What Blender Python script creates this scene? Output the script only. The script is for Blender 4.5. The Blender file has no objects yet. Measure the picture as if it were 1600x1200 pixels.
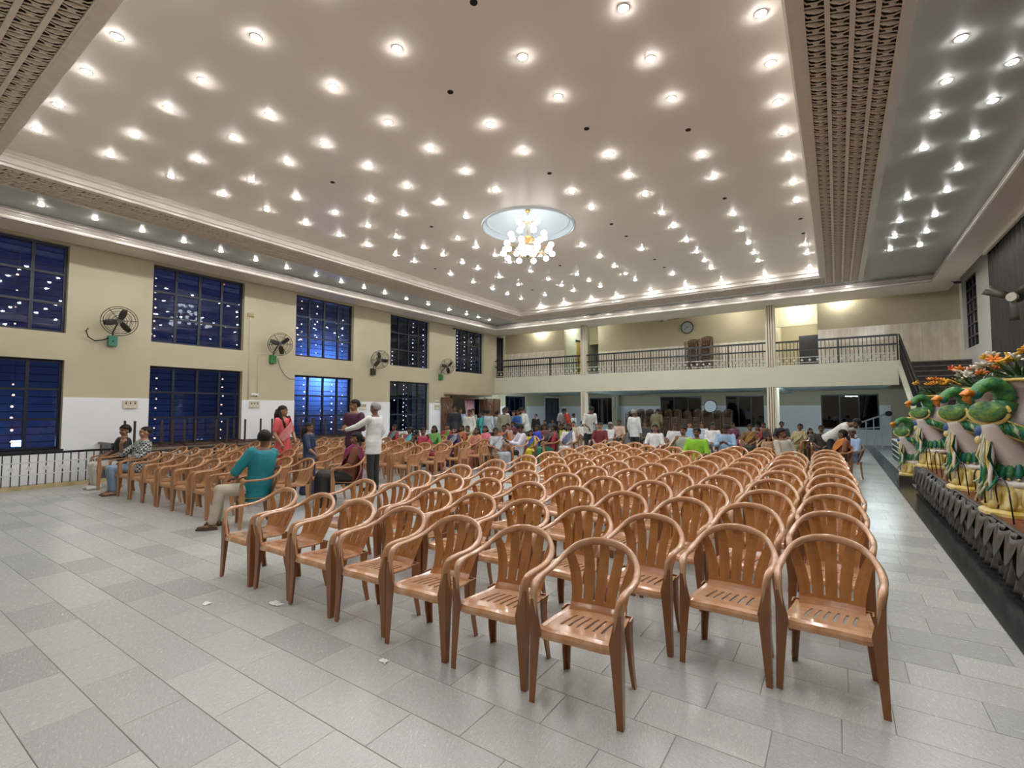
import bpy, bmesh, math, random
from mathutils import Vector, Matrix
random.seed(11)
S = bpy.context.scene
COL = S.collection
PI = math.pi
V = Vector

# ---------------------------------------------------------------- camera, world, exposure
CAM_H, F_PX = 1.62, 752.0
YAW, PITCH = math.radians(34.0), math.radians(2.97)
cam_data = bpy.data.cameras.new('camera')
cam_data.sensor_width = 36.0
cam_data.lens = F_PX / 1600.0 * 36.0
cam_data.clip_start, cam_data.clip_end = 0.05, 200.0
cam = bpy.data.objects.new('camera', cam_data)
cam.location = (0, 0, CAM_H)
cam.rotation_euler = (PI / 2 + PITCH, 0, YAW)
COL.objects.link(cam)
S.camera = cam

world = bpy.data.worlds.new('dusk')
S.world = world
world.use_nodes = True
bg = world.node_tree.nodes['Background']
bg.inputs[0].default_value = (0.020, 0.036, 0.120, 1)      # deep blue dusk
bg.inputs[1].default_value = 0.7

S.view_settings.view_transform = 'Standard'
S.view_settings.look = 'None'
S.view_settings.gamma = 1.0
S.view_settings.use_curve_mapping = False
S.view_settings.exposure = 0.0
S.cycles.max_bounces = 6
S.cycles.diffuse_bounces = 4
S.cycles.glossy_bounces = 2
S.cycles.transparent_max_bounces = 12
S.cycles.sample_clamp_indirect = 6.0
S.cycles.use_denoising = True
LAMP = 360.0          # radiance of the recessed ceiling lamps
GLOBE = 7.0          # radiance of the chandelier globes

# ---------------------------------------------------------------- pixel helpers (directions only)
_F0 = V((-math.sin(YAW), math.cos(YAW), 0)); _R = V((math.cos(YAW), math.sin(YAW), 0)); _Z = V((0, 0, 1))
_F = _F0 * math.cos(PITCH) + _Z * math.sin(PITCH); _U = _Z * math.cos(PITCH) - _F0 * math.sin(PITCH)
def ray(x, y): return _F + _R * ((x - 800) / F_PX) + _U * ((600 - y) / F_PX)
def at_z(x, y, z=0.0):
    d = ray(x, y); return V((0, 0, CAM_H)) + d * ((z - CAM_H) / d.z)
def at_x(x, y, X):
    d = ray(x, y); return V((0, 0, CAM_H)) + d * (X / d.x)
def at_y(x, y, Y):
    d = ray(x, y); return V((0, 0, CAM_H)) + d * (Y / d.y)
def to_px(p):
    q = V(p) - V((0, 0, CAM_H)); w = q.dot(_F)
    if w < 0.05: return None
    return 800 + F_PX * q.dot(_R) / w, 600 - F_PX * q.dot(_U) / w

# ---------------------------------------------------------------- materials
MATS = {}
def mat(name, col, rough=0.6, col2=None, scale=6.0, detail=4.0, stretch=None, metal=0.0, bump=0.0, bscale=None,
        coat=0.0, emit=None, estr=0.0, spec=0.5, contrast=(0.35, 0.65), coords='Object', alpha=None, sheen=0.0):
    if name in MATS: return MATS[name]
    m = bpy.data.materials.new(name); m.use_nodes = True
    nt = m.node_tree; N = nt.nodes; L = nt.links
    b = N['Principled BSDF']
    b.inputs['Base Color'].default_value = (*col, 1)
    b.inputs['Roughness'].default_value = rough
    b.inputs['Metallic'].default_value = metal
    b.inputs['Specular IOR Level'].default_value = spec
    b.inputs['Coat Weight'].default_value = coat
    b.inputs['Coat Roughness'].default_value = 0.12
    if sheen: b.inputs['Sheen Weight'].default_value = sheen
    if emit:
        b.inputs['Emission Color'].default_value = (*emit, 1)
        b.inputs['Emission Strength'].default_value = estr
    if col2 or bump:
        tc = N.new('ShaderNodeTexCoord'); mp = N.new('ShaderNodeMapping')
        L.new(tc.outputs[coords], mp.inputs[0])
        if stretch: mp.inputs['Scale'].default_value = stretch
        nz = N.new('ShaderNodeTexNoise'); nz.inputs['Scale'].default_value = scale; nz.inputs['Detail'].default_value = detail
        L.new(mp.outputs[0], nz.inputs['Vector'])
        if col2:
            cr = N.new('ShaderNodeValToRGB')
            cr.color_ramp.elements[0].position, cr.color_ramp.elements[1].position = contrast
            cr.color_ramp.elements[0].color = (*col, 1); cr.color_ramp.elements[1].color = (*col2, 1)
            L.new(nz.outputs['Fac'], cr.inputs[0]); L.new(cr.outputs[0], b.inputs['Base Color'])
        if bump:
            n2 = nz
            if bscale:
                n2 = N.new('ShaderNodeTexNoise'); n2.inputs['Scale'].default_value = bscale; n2.inputs['Detail'].default_value = 3
                L.new(mp.outputs[0], n2.inputs['Vector'])
            bp = N.new('ShaderNodeBump'); bp.inputs['Strength'].default_value = bump; bp.inputs['Distance'].default_value = 0.01
            L.new(n2.outputs['Fac'], bp.inputs['Height']); L.new(bp.outputs[0], b.inputs['Normal'])
    MATS[name] = m
    return m

def emission(name, col, strength):
    if name in MATS: return MATS[name]
    m = bpy.data.materials.new(name); m.use_nodes = True
    nt = m.node_tree; nt.nodes.clear()
    e = nt.nodes.new('ShaderNodeEmission'); o = nt.nodes.new('ShaderNodeOutputMaterial')
    e.inputs[0].default_value = (*col, 1); e.inputs[1].default_value = strength
    nt.links.new(e.outputs[0], o.inputs[0])
    MATS[name] = m; return m

def glass_mat(name, tint, rough=0.02):
    m = bpy.data.materials.new(name); m.use_nodes = True
    nt = m.node_tree; nt.nodes.clear(); N = nt.nodes; L = nt.links
    tr = N.new('ShaderNodeBsdfTransparent'); tr.inputs[0].default_value = (*tint, 1)
    gl = N.new('ShaderNodeBsdfGlossy'); gl.inputs['Roughness'].default_value = rough
    lw = N.new('ShaderNodeLayerWeight'); lw.inputs[0].default_value = 0.5
    pw = N.new('ShaderNodeMath'); pw.operation = 'POWER'; pw.inputs[1].default_value = 4.0
    fr = N.new('ShaderNodeMath'); fr.operation = 'MULTIPLY_ADD'; fr.inputs[1].default_value = 0.85; fr.inputs[2].default_value = 0.055
    L.new(lw.outputs['Facing'], pw.inputs[0]); L.new(pw.outputs[0], fr.inputs[0])
    mx = N.new('ShaderNodeMixShader'); o = N.new('ShaderNodeOutputMaterial')
    L.new(fr.outputs[0], mx.inputs[0]); L.new(tr.outputs[0], mx.inputs[1]); L.new(gl.outputs[0], mx.inputs[2]); L.new(mx.outputs[0], o.inputs[0])
    MATS[name] = m; return m

def floor_material():
    m = bpy.data.materials.new('granite_slab'); m.use_nodes = True
    nt = m.node_tree; N = nt.nodes; L = nt.links; b = N['Principled BSDF']
    geo = N.new('ShaderNodeNewGeometry'); oi = N.new('ShaderNodeObjectInfo')
    ad = N.new('ShaderNodeMath'); ad.operation = 'MULTIPLY_ADD'; ad.inputs[1].default_value = 7.31
    L.new(oi.outputs['Random'], ad.inputs[0]); L.new(geo.outputs['Random Per Island'], ad.inputs[2])
    fr = N.new('ShaderNodeMath'); fr.operation = 'FRACT'; L.new(ad.outputs[0], fr.inputs[0])
    cr = N.new('ShaderNodeValToRGB')
    e = cr.color_ramp.elements
    e[0].position = 0; e[0].color = (0.345, 0.362, 0.358, 1); e[1].position = 1; e[1].color = (0.455, 0.47, 0.46, 1)
    n = e.new(0.25); n.color = (0.40, 0.418, 0.41, 1)
    n = e.new(0.8); n.color = (0.43, 0.445, 0.435, 1)
    L.new(fr.outputs[0], cr.inputs[0])
    # grain streaks, rotated differently from slab to slab
    vr = N.new('ShaderNodeVectorRotate'); vr.rotation_type = 'Z_AXIS'
    an = N.new('ShaderNodeMath'); an.operation = 'MULTIPLY_ADD'; an.inputs[1].default_value = 1.5; an.inputs[2].default_value = 0.2
    L.new(fr.outputs[0], an.inputs[0]); L.new(geo.outputs['Position'], vr.inputs['Vector']); L.new(an.outputs[0], vr.inputs['Angle'])
    mp = N.new('ShaderNodeMapping'); mp.inputs['Scale'].default_value = (1.0, 4.0, 1.0); L.new(vr.outputs[0], mp.inputs[0])
    n1 = N.new('ShaderNodeTexNoise'); n1.inputs['Scale'].default_value = 22; n1.inputs['Detail'].default_value = 6; n1.inputs['Roughness'].default_value = 0.7
    L.new(mp.outputs[0], n1.inputs['Vector'])
    n2 = N.new('ShaderNodeTexNoise'); n2.inputs['Scale'].default_value = 130; n2.inputs['Detail'].default_value = 2
    L.new(geo.outputs['Position'], n2.inputs['Vector'])
    a1 = N.new('ShaderNodeMath'); a1.operation = 'MULTIPLY_ADD'; a1.inputs[1].default_value = 0.45; L.new(n1.outputs['Fac'], a1.inputs[0])
    a2 = N.new('ShaderNodeMath'); a2.operation = 'MULTIPLY_ADD'; a2.inputs[1].default_value = 0.55; a2.inputs[2].default_value = 0.50
    L.new(n2.outputs['Fac'], a2.inputs[0]); L.new(a2.outputs[0], a1.inputs[2])
    mu = N.new('ShaderNodeVectorMath'); mu.operation = 'SCALE'; L.new(cr.outputs[0], mu.inputs[0]); L.new(a1.outputs[0], mu.inputs['Scale'])
    L.new(mu.outputs[0], b.inputs['Base Color'])
    b.inputs['Roughness'].default_value = 0.30
    rr = N.new('ShaderNodeMath'); rr.operation = 'MULTIPLY_ADD'; rr.inputs[1].default_value = 0.28; rr.inputs[2].default_value = 0.10
    L.new(n1.outputs['Fac'], rr.inputs[0]); L.new(rr.outputs[0], b.inputs['Roughness'])
    bp = N.new('ShaderNodeBump'); bp.inputs['Strength'].default_value = 0.10; bp.inputs['Distance'].default_value = 0.004
    L.new(n1.outputs['Fac'], bp.inputs['Height']); L.new(bp.outputs[0], b.inputs['Normal'])
    MATS['granite_slab'] = m; return m

# ---------------------------------------------------------------- mesh builder
class MB:
    def __init__(s): s.v = []; s.f = []; s.mi = []; s.cur = 0
    def add(s, vs, fs):
        o = len(s.v); s.v += [tuple(p) for p in vs]
        s.f += [tuple(i + o for i in f) for f in fs]; s.mi += [s.cur] * len(fs); return s
    def box(s, a, b, M=None):
        (x0, y0, z0), (x1, y1, z1) = a, b
        vs = [V((x, y, z)) for z in (z0, z1) for y in (y0, y1) for x in (x0, x1)]
        if M: vs = [M @ p for p in vs]
        return s.add(vs, [(0, 2, 3, 1), (4, 5, 7, 6), (0, 1, 5, 4), (2, 6, 7, 3), (0, 4, 6, 2), (1, 3, 7, 5)])
    def ring_loft(s, rings, cap=True, close=False):
        n = len(rings[0]); vs = [p for r in rings for p in r]; fs = []
        m = len(rings)
        for i in range(m if close else m - 1):
            a, b = i * n, ((i + 1) % m) * n
            for j in range(n):
                k = (j + 1) % n
                fs.append((a + j, a + k, b + k, b + j))
        if cap and not close:
            fs.append(tuple(range(n - 1, -1, -1))); fs.append(tuple((m - 1) * n + j for j in range(n)))
        return s.add(vs, fs)
    def cyl(s, a, b, r0, r1=None, n=10, cap=True):
        a, b = V(a), V(b); r1 = r0 if r1 is None else r1
        d = (b - a).normalized(); u = d.orthogonal().normalized(); w = d.cross(u)
        cs = [(math.cos(2 * PI * i / n), math.sin(2 * PI * i / n)) for i in range(n)]
        return s.ring_loft([[a + (u * c + w * t) * r0 for c, t in cs], [b + (u * c + w * t) * r1 for c, t in cs]], cap)
    def tube(s, path, r, n=8, up=V((0, 0, 1)), flat=1.0, cap=True, close=False):
        P = [V(p) for p in path]; rings = []; m = len(P)
        for i, p in enumerate(P):
            d = (P[(i + 1) % m] - P[i - 1]) if close else (P[min(i + 1, m - 1)] - P[max(i - 1, 0)])
            d.normalize()
            u = d.cross(up)
            if u.length < 1e-3: u = d.orthogonal()
            u.normalize(); w = u.cross(d).normalized()
            rr = r[i] if isinstance(r, (list, tuple)) else r
            rings.append([p + u * (rr * math.cos(2 * PI * j / n)) + w * (rr * flat * math.sin(2 * PI * j / n)) for j in range(n)])
        return s.ring_loft(rings, cap, close)
    def lathe(s, prof, n=24, c=(0, 0, 0), cap=True):
        c = V(c)
        rings = [[c + V((r * math.cos(2 * PI * j / n), r * math.sin(2 * PI * j / n), z)) for j in range(n)] for r, z in prof]
        return s.ring_loft(rings, cap)
    def ball(s, c, r, n=12, m=8, M=None):
        c = V(c); r = (r, r, r) if not isinstance(r, (tuple, list)) else r
        vs = []; fs = []
        for i in range(1, m):
            t = PI * i / m
            for j in range(n):
                a = 2 * PI * j / n
                vs.append(V((r[0] * math.sin(t) * math.cos(a), r[1] * math.sin(t) * math.sin(a), r[2] * math.cos(t))))
        top, bot = len(vs), len(vs) + 1
        vs += [V((0, 0, r[2])), V((0, 0, -r[2]))]
        for i in range(m - 2):
            for j in range(n):
                k = (j + 1) % n
                fs.append((i * n + j, (i + 1) * n + j, (i + 1) * n + k, i * n + k))
        for j in range(n):
            k = (j + 1) % n
            fs.append((top, j, k)); fs.append((bot, (m - 2) * n + k, (m - 2) * n + j))
        if M: vs = [M @ p for p in vs]
        return s.add([c + p for p in vs], fs)
    def sheet(s, rows, thick=0.0, side=V((0, 1, 0))):
        """rows: grid of points; with a thickness it becomes a closed slab pushed along 'side' (a vector or a grid of vectors)."""
        R, C = len(rows), len(rows[0])
        vs = [V(p) for r in rows for p in r]; fs = []
        for i in range(R - 1):
            for j in range(C - 1):
                a = i * C + j; fs.append((a, a + 1, a + C + 1, a + C))
        if thick:
            n0 = len(vs)
            vs += [p + side * thick for p in vs[:n0]]
            fs += [tuple(n0 + k for k in reversed(f)) for f in fs[:]]
            edge = [j for j in range(C)] + [i * C + C - 1 for i in range(1, R)] + [(R - 1) * C + j for j in range(C - 2, -1, -1)] + [i * C for i in range(R - 2, 0, -1)]
            for k in range(len(edge)):
                a, b = edge[k], edge[(k + 1) % len(edge)]
                fs.append((b, a, a + n0, b + n0))
        return s.add(vs, fs)
    def mesh(s, name, mats, smooth=False):
        me = bpy.data.meshes.new(name); me.from_pydata(s.v, [], s.f)
        for m in (mats if isinstance(mats, (list, tuple)) else [mats]): me.materials.append(m)
        if any(s.mi): me.polygons.foreach_set('material_index', s.mi)
        if smooth: me.polygons.foreach_set('use_smooth', [True] * len(me.polygons))
        me.update()
        bm = bmesh.new(); bm.from_mesh(me); bmesh.ops.recalc_face_normals(bm, faces=bm.faces); bm.to_mesh(me); bm.free()
        return me
    def build(s, name, mats, parent=None, smooth=False, loc=None, rotz=0):
        return put(name, s.mesh(name, mats, smooth), parent, loc, rotz)

def put(name, me, parent=None, loc=None, rotz=0):
    o = bpy.data.objects.new(name, me); COL.objects.link(o)
    if parent: o.parent = parent
    if loc is not None: o.location = loc
    if rotz: o.rotation_euler = (0, 0, rotz)
    return o
def thing(name, label, cat, loc=(0, 0, 0), rotz=0, group=None):
    o = bpy.data.objects.new(name, None); COL.objects.link(o)
    o.empty_display_size = 0.1
    o.location = loc; o.rotation_euler = (0, 0, rotz)
    return tag(o, label, cat, group)
def tag(o, label=None, cat=None, group=None, kind=None):
    if label: o['label'] = label
    if cat: o['category'] = cat
    if group: o['group'] = group
    if kind: o['kind'] = kind
    return o
def structure(o, label=None, cat=None): return tag(o, label, cat, None, 'structure')
def dup(root, loc, rotz=0, label=None, group=None):
    r = root.copy(); COL.objects.link(r); r.location = loc; r.rotation_euler = (0, 0, rotz)
    if label: r['label'] = label
    if group: r['group'] = group
    for ch in list(root.children):
        c = ch.copy(); COL.objects.link(c); c.parent = r
        for g in ch.children:
            d = g.copy(); COL.objects.link(d); d.parent = c
    return r
ORD = ['zeroth', 'first', 'second', 'third', 'fourth', 'fifth', 'sixth', 'seventh', 'eighth', 'ninth', 'tenth', 'eleventh', 'twelfth',
       'thirteenth', 'fourteenth', 'fifteenth', 'sixteenth', 'seventeenth', 'eighteenth', 'nineteenth', 'twentieth', 'twenty-first', 'twenty-second',
       'twenty-third', 'twenty-fourth', 'twenty-fifth', 'twenty-sixth']

def catmull(P, k):
    P = [V(p) for p in P]; out = []
    for i in range(len(P) - 1):
        p0, p1, p2, p3 = P[max(i - 1, 0)], P[i], P[i + 1], P[min(i + 2, len(P) - 1)]
        for j in range(k):
            t = j / k
            out.append(.5 * ((2 * p1) + (p2 - p0) * t + (2 * p0 - 5 * p1 + 4 * p2 - p3) * t * t + (3 * p1 - p0 - 3 * p2 + p3) * t ** 3))
    return out + [P[-1]]
# ================================================================ the room
M_cream = mat('cream_paint', (0.525, 0.475, 0.34), 0.55, (0.49, 0.44, 0.31), 1.3, bump=0.04, bscale=60)
M_creamb = mat('cream_beam_paint', (0.64, 0.635, 0.52), 0.5, (0.61, 0.605, 0.49), 1.1, bump=0.03, bscale=50)
M_dado = mat('white_wall_tile', (0.84, 0.86, 0.90), 0.18, (0.80, 0.83, 0.88), 1.0)
M_ceil = mat('ceiling_paint', (0.93, 0.85, 0.77), 0.33, (0.91, 0.83, 0.75), 0.8, bump=0.015, bscale=9)
M_strip = mat('outer_strip_paint', (0.47, 0.485, 0.46), 0.38, (0.44, 0.455, 0.43), 0.8)
M_soff = mat('soffit_paint', (0.84, 0.76, 0.67), 0.5, (0.80, 0.72, 0.63), 1.0)
M_trim = mat('gloss_trim_paint', (0.76, 0.74, 0.71), 0.22, (0.72, 0.70, 0.67), 3.0)
M_crown = mat('crown_paint', (0.50, 0.455, 0.41), 0.24, (0.46, 0.42, 0.375), 3.0); M_inner = mat('inner_moulding_paint', (0.66, 0.61, 0.55), 0.22, (0.62, 0.57, 0.51), 3.0)
M_latt = mat('lattice_plaster', (0.80, 0.70, 0.60), 0.45, (0.74, 0.64, 0.54), 9.0)
M_void = mat('lattice_void_shade', (0.055, 0.043, 0.035), 0.9)
M_marble = mat('brown_marble', (0.86, 0.80, 0.68), 0.14, (0.58, 0.48, 0.37), 2.6, 8, (1, 1, 0.35), contrast=(0.42, 0.72))
M_black = mat('black_paint', (0.010, 0.011, 0.016), 0.38)
M_navy = mat('window_frame_paint', (0.012, 0.014, 0.028), 0.35)
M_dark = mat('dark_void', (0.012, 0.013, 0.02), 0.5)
M_white = mat('white_enamel', (0.75, 0.76, 0.77), 0.35)
M_grout = mat('grout', (0.26, 0.255, 0.245), 0.9, (0.18, 0.175, 0.165), 30)
M_gran = floor_material()
M_blackgran = mat('black_granite', (0.018, 0.02, 0.023), 0.2, (0.045, 0.048, 0.05), 30, 6)
G_blue = glass_mat('window_glass', (0.55, 0.62, 0.80))
G_dark = glass_mat('dark_window_glass', (0.30, 0.33, 0.42))

XL, XR, YN, YF = -14.4, 3.35, -1.7, 26.8       # inner faces of the hall
YB = 19.75                                     # front of the balcony

# ---- floor: grout bed, granite slabs laid in running bond, black border strip
floor = structure(MB().box((XL - .3, YN - .3, -0.12), (XR + .3, YF + .3, -0.004)).build('floor', M_grout))
TX, TY = 0.61, 0.306
def slab_mesh(sx, sy):
    b = MB(); c = 0.0022
    x, y = sx / 2 - 0.0010, sy / 2 - 0.0010
    lo = [(-x, -y, -.012), (x, -y, -.012), (x, y, -.012), (-x, y, -.012)]
    m = [(-x, -y, -c), (x, -y, -c), (x, y, -c), (-x, y, -c)]
    t = [(-x + c, -y + c, 0), (x - c, -y + c, 0), (x - c, y - c, 0), (-x + c, y - c, 0)]
    return lo, m, t
lo, m_, t_ = slab_mesh(TX, TY)
one = MB().ring_loft([lo, m_, t_]).mesh('floor_slab', M_gran)
cells = []; cuts = []
ny = int((YF - YN) / TY) + 1
for j in range(ny):
    y = 0.83 + (j - int((0.83 - YN) / TY)) * TY
    if not (YN + .1 < y < YF - .1): continue
    off = -3.10 + (0.305 if j % 2 else 0.0) + random.uniform(-.06, .06)
    i0 = int((XL - off) / TX) - 1
    for i in range(i0, i0 + 34):
        x = off + i * TX
        if x - TX / 2 < XL - .02 or x + TX / 2 > 0.96: continue
        cells.append((x, y)); last = x
    cuts.append((last + TX / 2, y))
def shown(c):
    ps = [to_px((c[0] + a * TX / 2, c[1] + b * TY / 2, 0)) for a, b in ((-1, -1), (1, -1), (1, 1), (-1, 1))]
    if any(p is None for p in ps): return 0
    if all(p[0] < 0 for p in ps) or all(p[0] > 1600 for p in ps) or all(p[1] > 1200 for p in ps): return 0
    return abs(sum(ps[k][0] * ps[(k + 1) % 4][1] - ps[(k + 1) % 4][0] * ps[k][1] for k in range(4))) / 2
cells.sort(key=lambda c: -shown(c))
for x, y in cells[:300]:
    put('floor_slab', one, floor, (x, y, 0))
rest = MB()
for x, y in cells[300:]:
    rest.ring_loft([[(p[0] + x, p[1] + y, p[2]) for p in r] for r in (lo, m_, t_)])
for x, y in cuts:
    if .97 - x > .03: rest.ring_loft([[((x + .0014) if k in (0, 3) else .968, y + (-1 if k < 2 else 1) * (TY / 2 - .0014), z) for k in range(4)] for z in (-.012, 0)])
tag(rest.build('floor_slab_field', M_gran, floor), kind='stuff')
bs = MB().box((0.975, YN, -.03), (1.29, YF, 0.0005)).build('black_border_strip', M_blackgran, floor)
bs = MB()
for j in range(int((YF - YN) / .61)):
    for i in range(4): bs.box((1.295 + i * .53, YN + j * .61, -.03), (1.82 + i * .53, YN + j * .61 + .607, 0))
tag(bs.build('floor_slab_aisle', M_gran, floor), kind='stuff')

# ---- walls with openings
def spans(lo, hi, cuts):
    out = []; p = lo
    for a, b in sorted(cuts):
        if a > p: out.append((p, a))
        p = max(p, b)
    if p < hi: out.append((p, hi))
    return [(a, min(b, hi)) for a, b in out if a < hi - 1e-6]
def wall(name, mt, axis, pos, thick, lo, hi, z0, z1, holes, parent=None):
    """axis 'x': plane x = pos, runs along y; holes are (a0, a1, z0, z1)."""
    b = MB(); cs = sorted({lo, hi, *[h[0] for h in holes], *[h[1] for h in holes]})
    for a0, a1 in zip(cs, cs[1:]):
        if a1 <= lo or a0 >= hi: continue
        mid = (a0 + a1) / 2
        for s0, s1 in spans(z0, z1, [(h[2], h[3]) for h in holes if h[0] < mid < h[1]]):
            p0, p1 = min(pos, pos + thick), max(pos, pos + thick)
            if axis == 'x': b.box((p0, a0, s0), (p1, a1, s1))
            else: b.box((a0, p0, s0), (a1, p1, s1))
    o = b.build(name, mt, parent)
    return o if parent else structure(o)
WY = [(1.05, 3.32), (4.95, 7.24), (8.88, 11.12), (12.85, 15.03), (16.73, 18.85)]
UP, LOW = (3.33, 5.34), (0.73, 2.72)
holesL = [(a, b, *UP) for a, b in WY] + [(a, b, *LOW) for a, b in WY[:4]] + [(16.4, 18.9, -.05, 2.14), (20.74, 22.8, .72, 2.30), (24.85, 26.6, -.05, 2.28), (19.94, 20.57, 3.19, 5.33)]
wl = wall('wall_left', M_cream, 'x', XL, -.32, YN - .3, YF + .3, 0, 6.4, holesL)
dado = wall('tile_dado', M_dado, 'x', XL, .014, YN, 16.35, 0.0, 1.885, [(h[0] - .0, h[1] + .0, h[2], h[3]) for h in holesL], wl)
wall('tile_dado', M_dado, 'x', XL, .014, 18.95, YF, 0.0, 1.78, holesL, wl)
# window sills of the lower row
for a, b in WY[:4]:
    MB().box((XL - .2, a - .04, LOW[0] - .045), (XL + .05, b + .04, LOW[0])).build('stone_sill', M_blackgran if a < 2 else M_white, wl)
HB = [(-0.62, 1.55, .70, 2.29), (-4.75, -3.0, .70, 2.29), (-8.12, -5.95, .70, 2.29), (-12.42, -10.75, .70, 2.28)]
wb = wall('wall_back', M_cream, 'y', YF, .3, XL - .3, XR + .3, 0, 3.2, HB)
wall('tile_dado', M_dado, 'y', YF, -.014, XL + .02, 1.95, 0, 1.79, HB, wb)
holesR = [(18.42, 20.28, 3.45, 5.62)]
M_plain = mat('white_wall_paint', (0.70, 0.70, 0.66), 0.5, (0.66, 0.66, 0.62), 1.0)
wall('wall_right', M_plain, 'x', XR, .3, YN - .3, YF + .3, 0, 6.4, holesR)
structure(MB().box((XL - .3, YN - .3, 0), (XR + .3, YN, 6.4)).build('wall_near', M_cream))

# ---- ceiling: soffit, stepped crown, lamp strip, lattice band, inner moulding, main panel with a dome
def rect(r, o, z): return [(r[0] - o, r[2] - o, z), (r[1] + o, r[2] - o, z), (r[1] + o, r[3] + o, z), (r[0] - o, r[3] + o, z)]
R1 = (-13.6, 2.45, -0.1, 18.8)      # crown, lower edge
R2 = (-12.2, 0.77, 0.5, 18.2)       # outside of the lattice band
R3 = (-11.12, -0.31, 1.6, 17.1)     # inside of the lattice band
ZS, ZG, ZC = 5.70, 5.58, 5.90
DOME = V((-5.88, 9.38, ZC)); DR = 1.05
n = 64; circ = [(DOME.x + DR * math.cos(2 * PI * i / n), DOME.y + DR * math.sin(2 * PI * i / n), ZC) for i in range(n)]
def on_rect(p):
    d = V((p[0] - DOME.x, p[1] - DOME.y)); ts = []
    if d.x > 1e-9: ts.append((R3[1] + .1 - DOME.x) / d.x)
    if d.x < -1e-9: ts.append((R3[0] - .1 - DOME.x) / d.x)
    if d.y > 1e-9: ts.append((R3[3] + .1 - DOME.y) / d.y)
    if d.y < -1e-9: ts.append((R3[2] - .1 - DOME.y) / d.y)
    t = min(ts); return (DOME.x + d.x * t, DOME.y + d.y * t, ZC)
b = MB(); b.ring_loft([circ, [on_rect(p) for p in circ]], cap=False)
for cx in (R3[0] - .1, R3[1] + .1):        # fill the four corners the fan cuts off
    for cy in (R3[2] - .1, R3[3] + .1):
        e = [on_rect(p) for p in circ]
        onx_ = [p for p in e if abs(p[0] - cx) < 1e-6]; ony_ = [p for p in e if abs(p[1] - cy) < 1e-6]
        if onx_ and ony_:
            p = min(onx_, key=lambda q: abs(q[1] - cy)); q = min(ony_, key=lambda q: abs(q[0] - cx))
            b.add([p, (cx, cy, ZC), q], [(0, 1, 2)])
ceiling = structure(b.build('ceiling', M_ceil))
structure(MB().box((XL - .3, YN - .3, 6.42), (XR + .3, YF + .3, 6.6)).build('ceiling_deck', M_soff))
prof = [(DR, ZC), (DR - .02, ZC + .05), (DR - .12, ZC + .12), (DR - .35, ZC + .24), (DR - .65, ZC + .33), (.12, ZC + .385), (0.02, ZC + .39)]
M_dome = mat('dome_paint', (0.62, 0.70, 0.76), 0.3)
structure(MB().lathe(prof, n, (DOME.x, DOME.y, 0), cap=False).build('ceiling_dome', M_dome, smooth=True))
b = MB()
b.tube([(DOME.x + (DR + .01) * math.cos(2 * PI * i / n), DOME.y + (DR + .01) * math.sin(2 * PI * i / n), ZC - .005) for i in range(n)], .035, 8, close=True)
structure(b.build('trim_1', M_dome, smooth=True))
b = MB()
b.tube([(DOME.x + (DR - .09) * math.cos(2 * PI * i / n), DOME.y + (DR - .09) * math.sin(2 * PI * i / n), ZC + .09) for i in range(n)], .022, 8, close=True)
structure(b.build('trim_2', M_dome, smooth=True))
inner = [(0, ZG), (0, 5.625), (-.03, 5.64), (-.03, 5.66), (.015, 5.68), (.015, 5.74), (-.02, 5.765), (-.02, 5.79), (.03, 5.82), (.05, 5.865), (.05, 5.90)]
structure(MB().ring_loft([rect(R3, o, z) for o, z in inner], cap=False).build('trim_3', M_inner))
crown = [(1.6, 5.4), (0, 5.40), (-.025, 5.415), (-.025, 5.445), (.02, 5.46), (.02, 5.475), (.05, 5.50), (.085, 5.56), (.085, 5.585), (.06, 5.60), (.06, 5.63), (.10, 5.655), (.14, 5.70)]
structure(MB().ring_loft([rect(R1, o, z) for o, z in crown[1:]], cap=False).build('trim_4', M_crown))
b = MB()
b.box((XL, YN, 5.4), (R1[0], YB + .45, 5.48)); b.box((R1[1], YN, 5.4), (3.05, YB + .45, 5.48))
b.box((R1[0], R1[3], 5.4), (R1[1], YB + .45, 5.48)); b.box((R1[0], YN, 5.4), (R1[1], R1[2], 5.48))
structure(b.build('ceiling_soffit', M_soff))
structure(MB().ring_loft([rect(R1, .14, ZS), rect(R2, -.04, ZS)], cap=False).build('ceiling_strip', M_strip))
structure(MB().box((3.05, YN, 5.85), (XR, YB + 1.2, 5.95)).build('ceiling_recess', M_soff))
structure(MB().box((XL, YB + .43, 5.40), (3.05, YB + .62, 5.9)).build('ceiling_edge_beam', M_soff))
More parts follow.
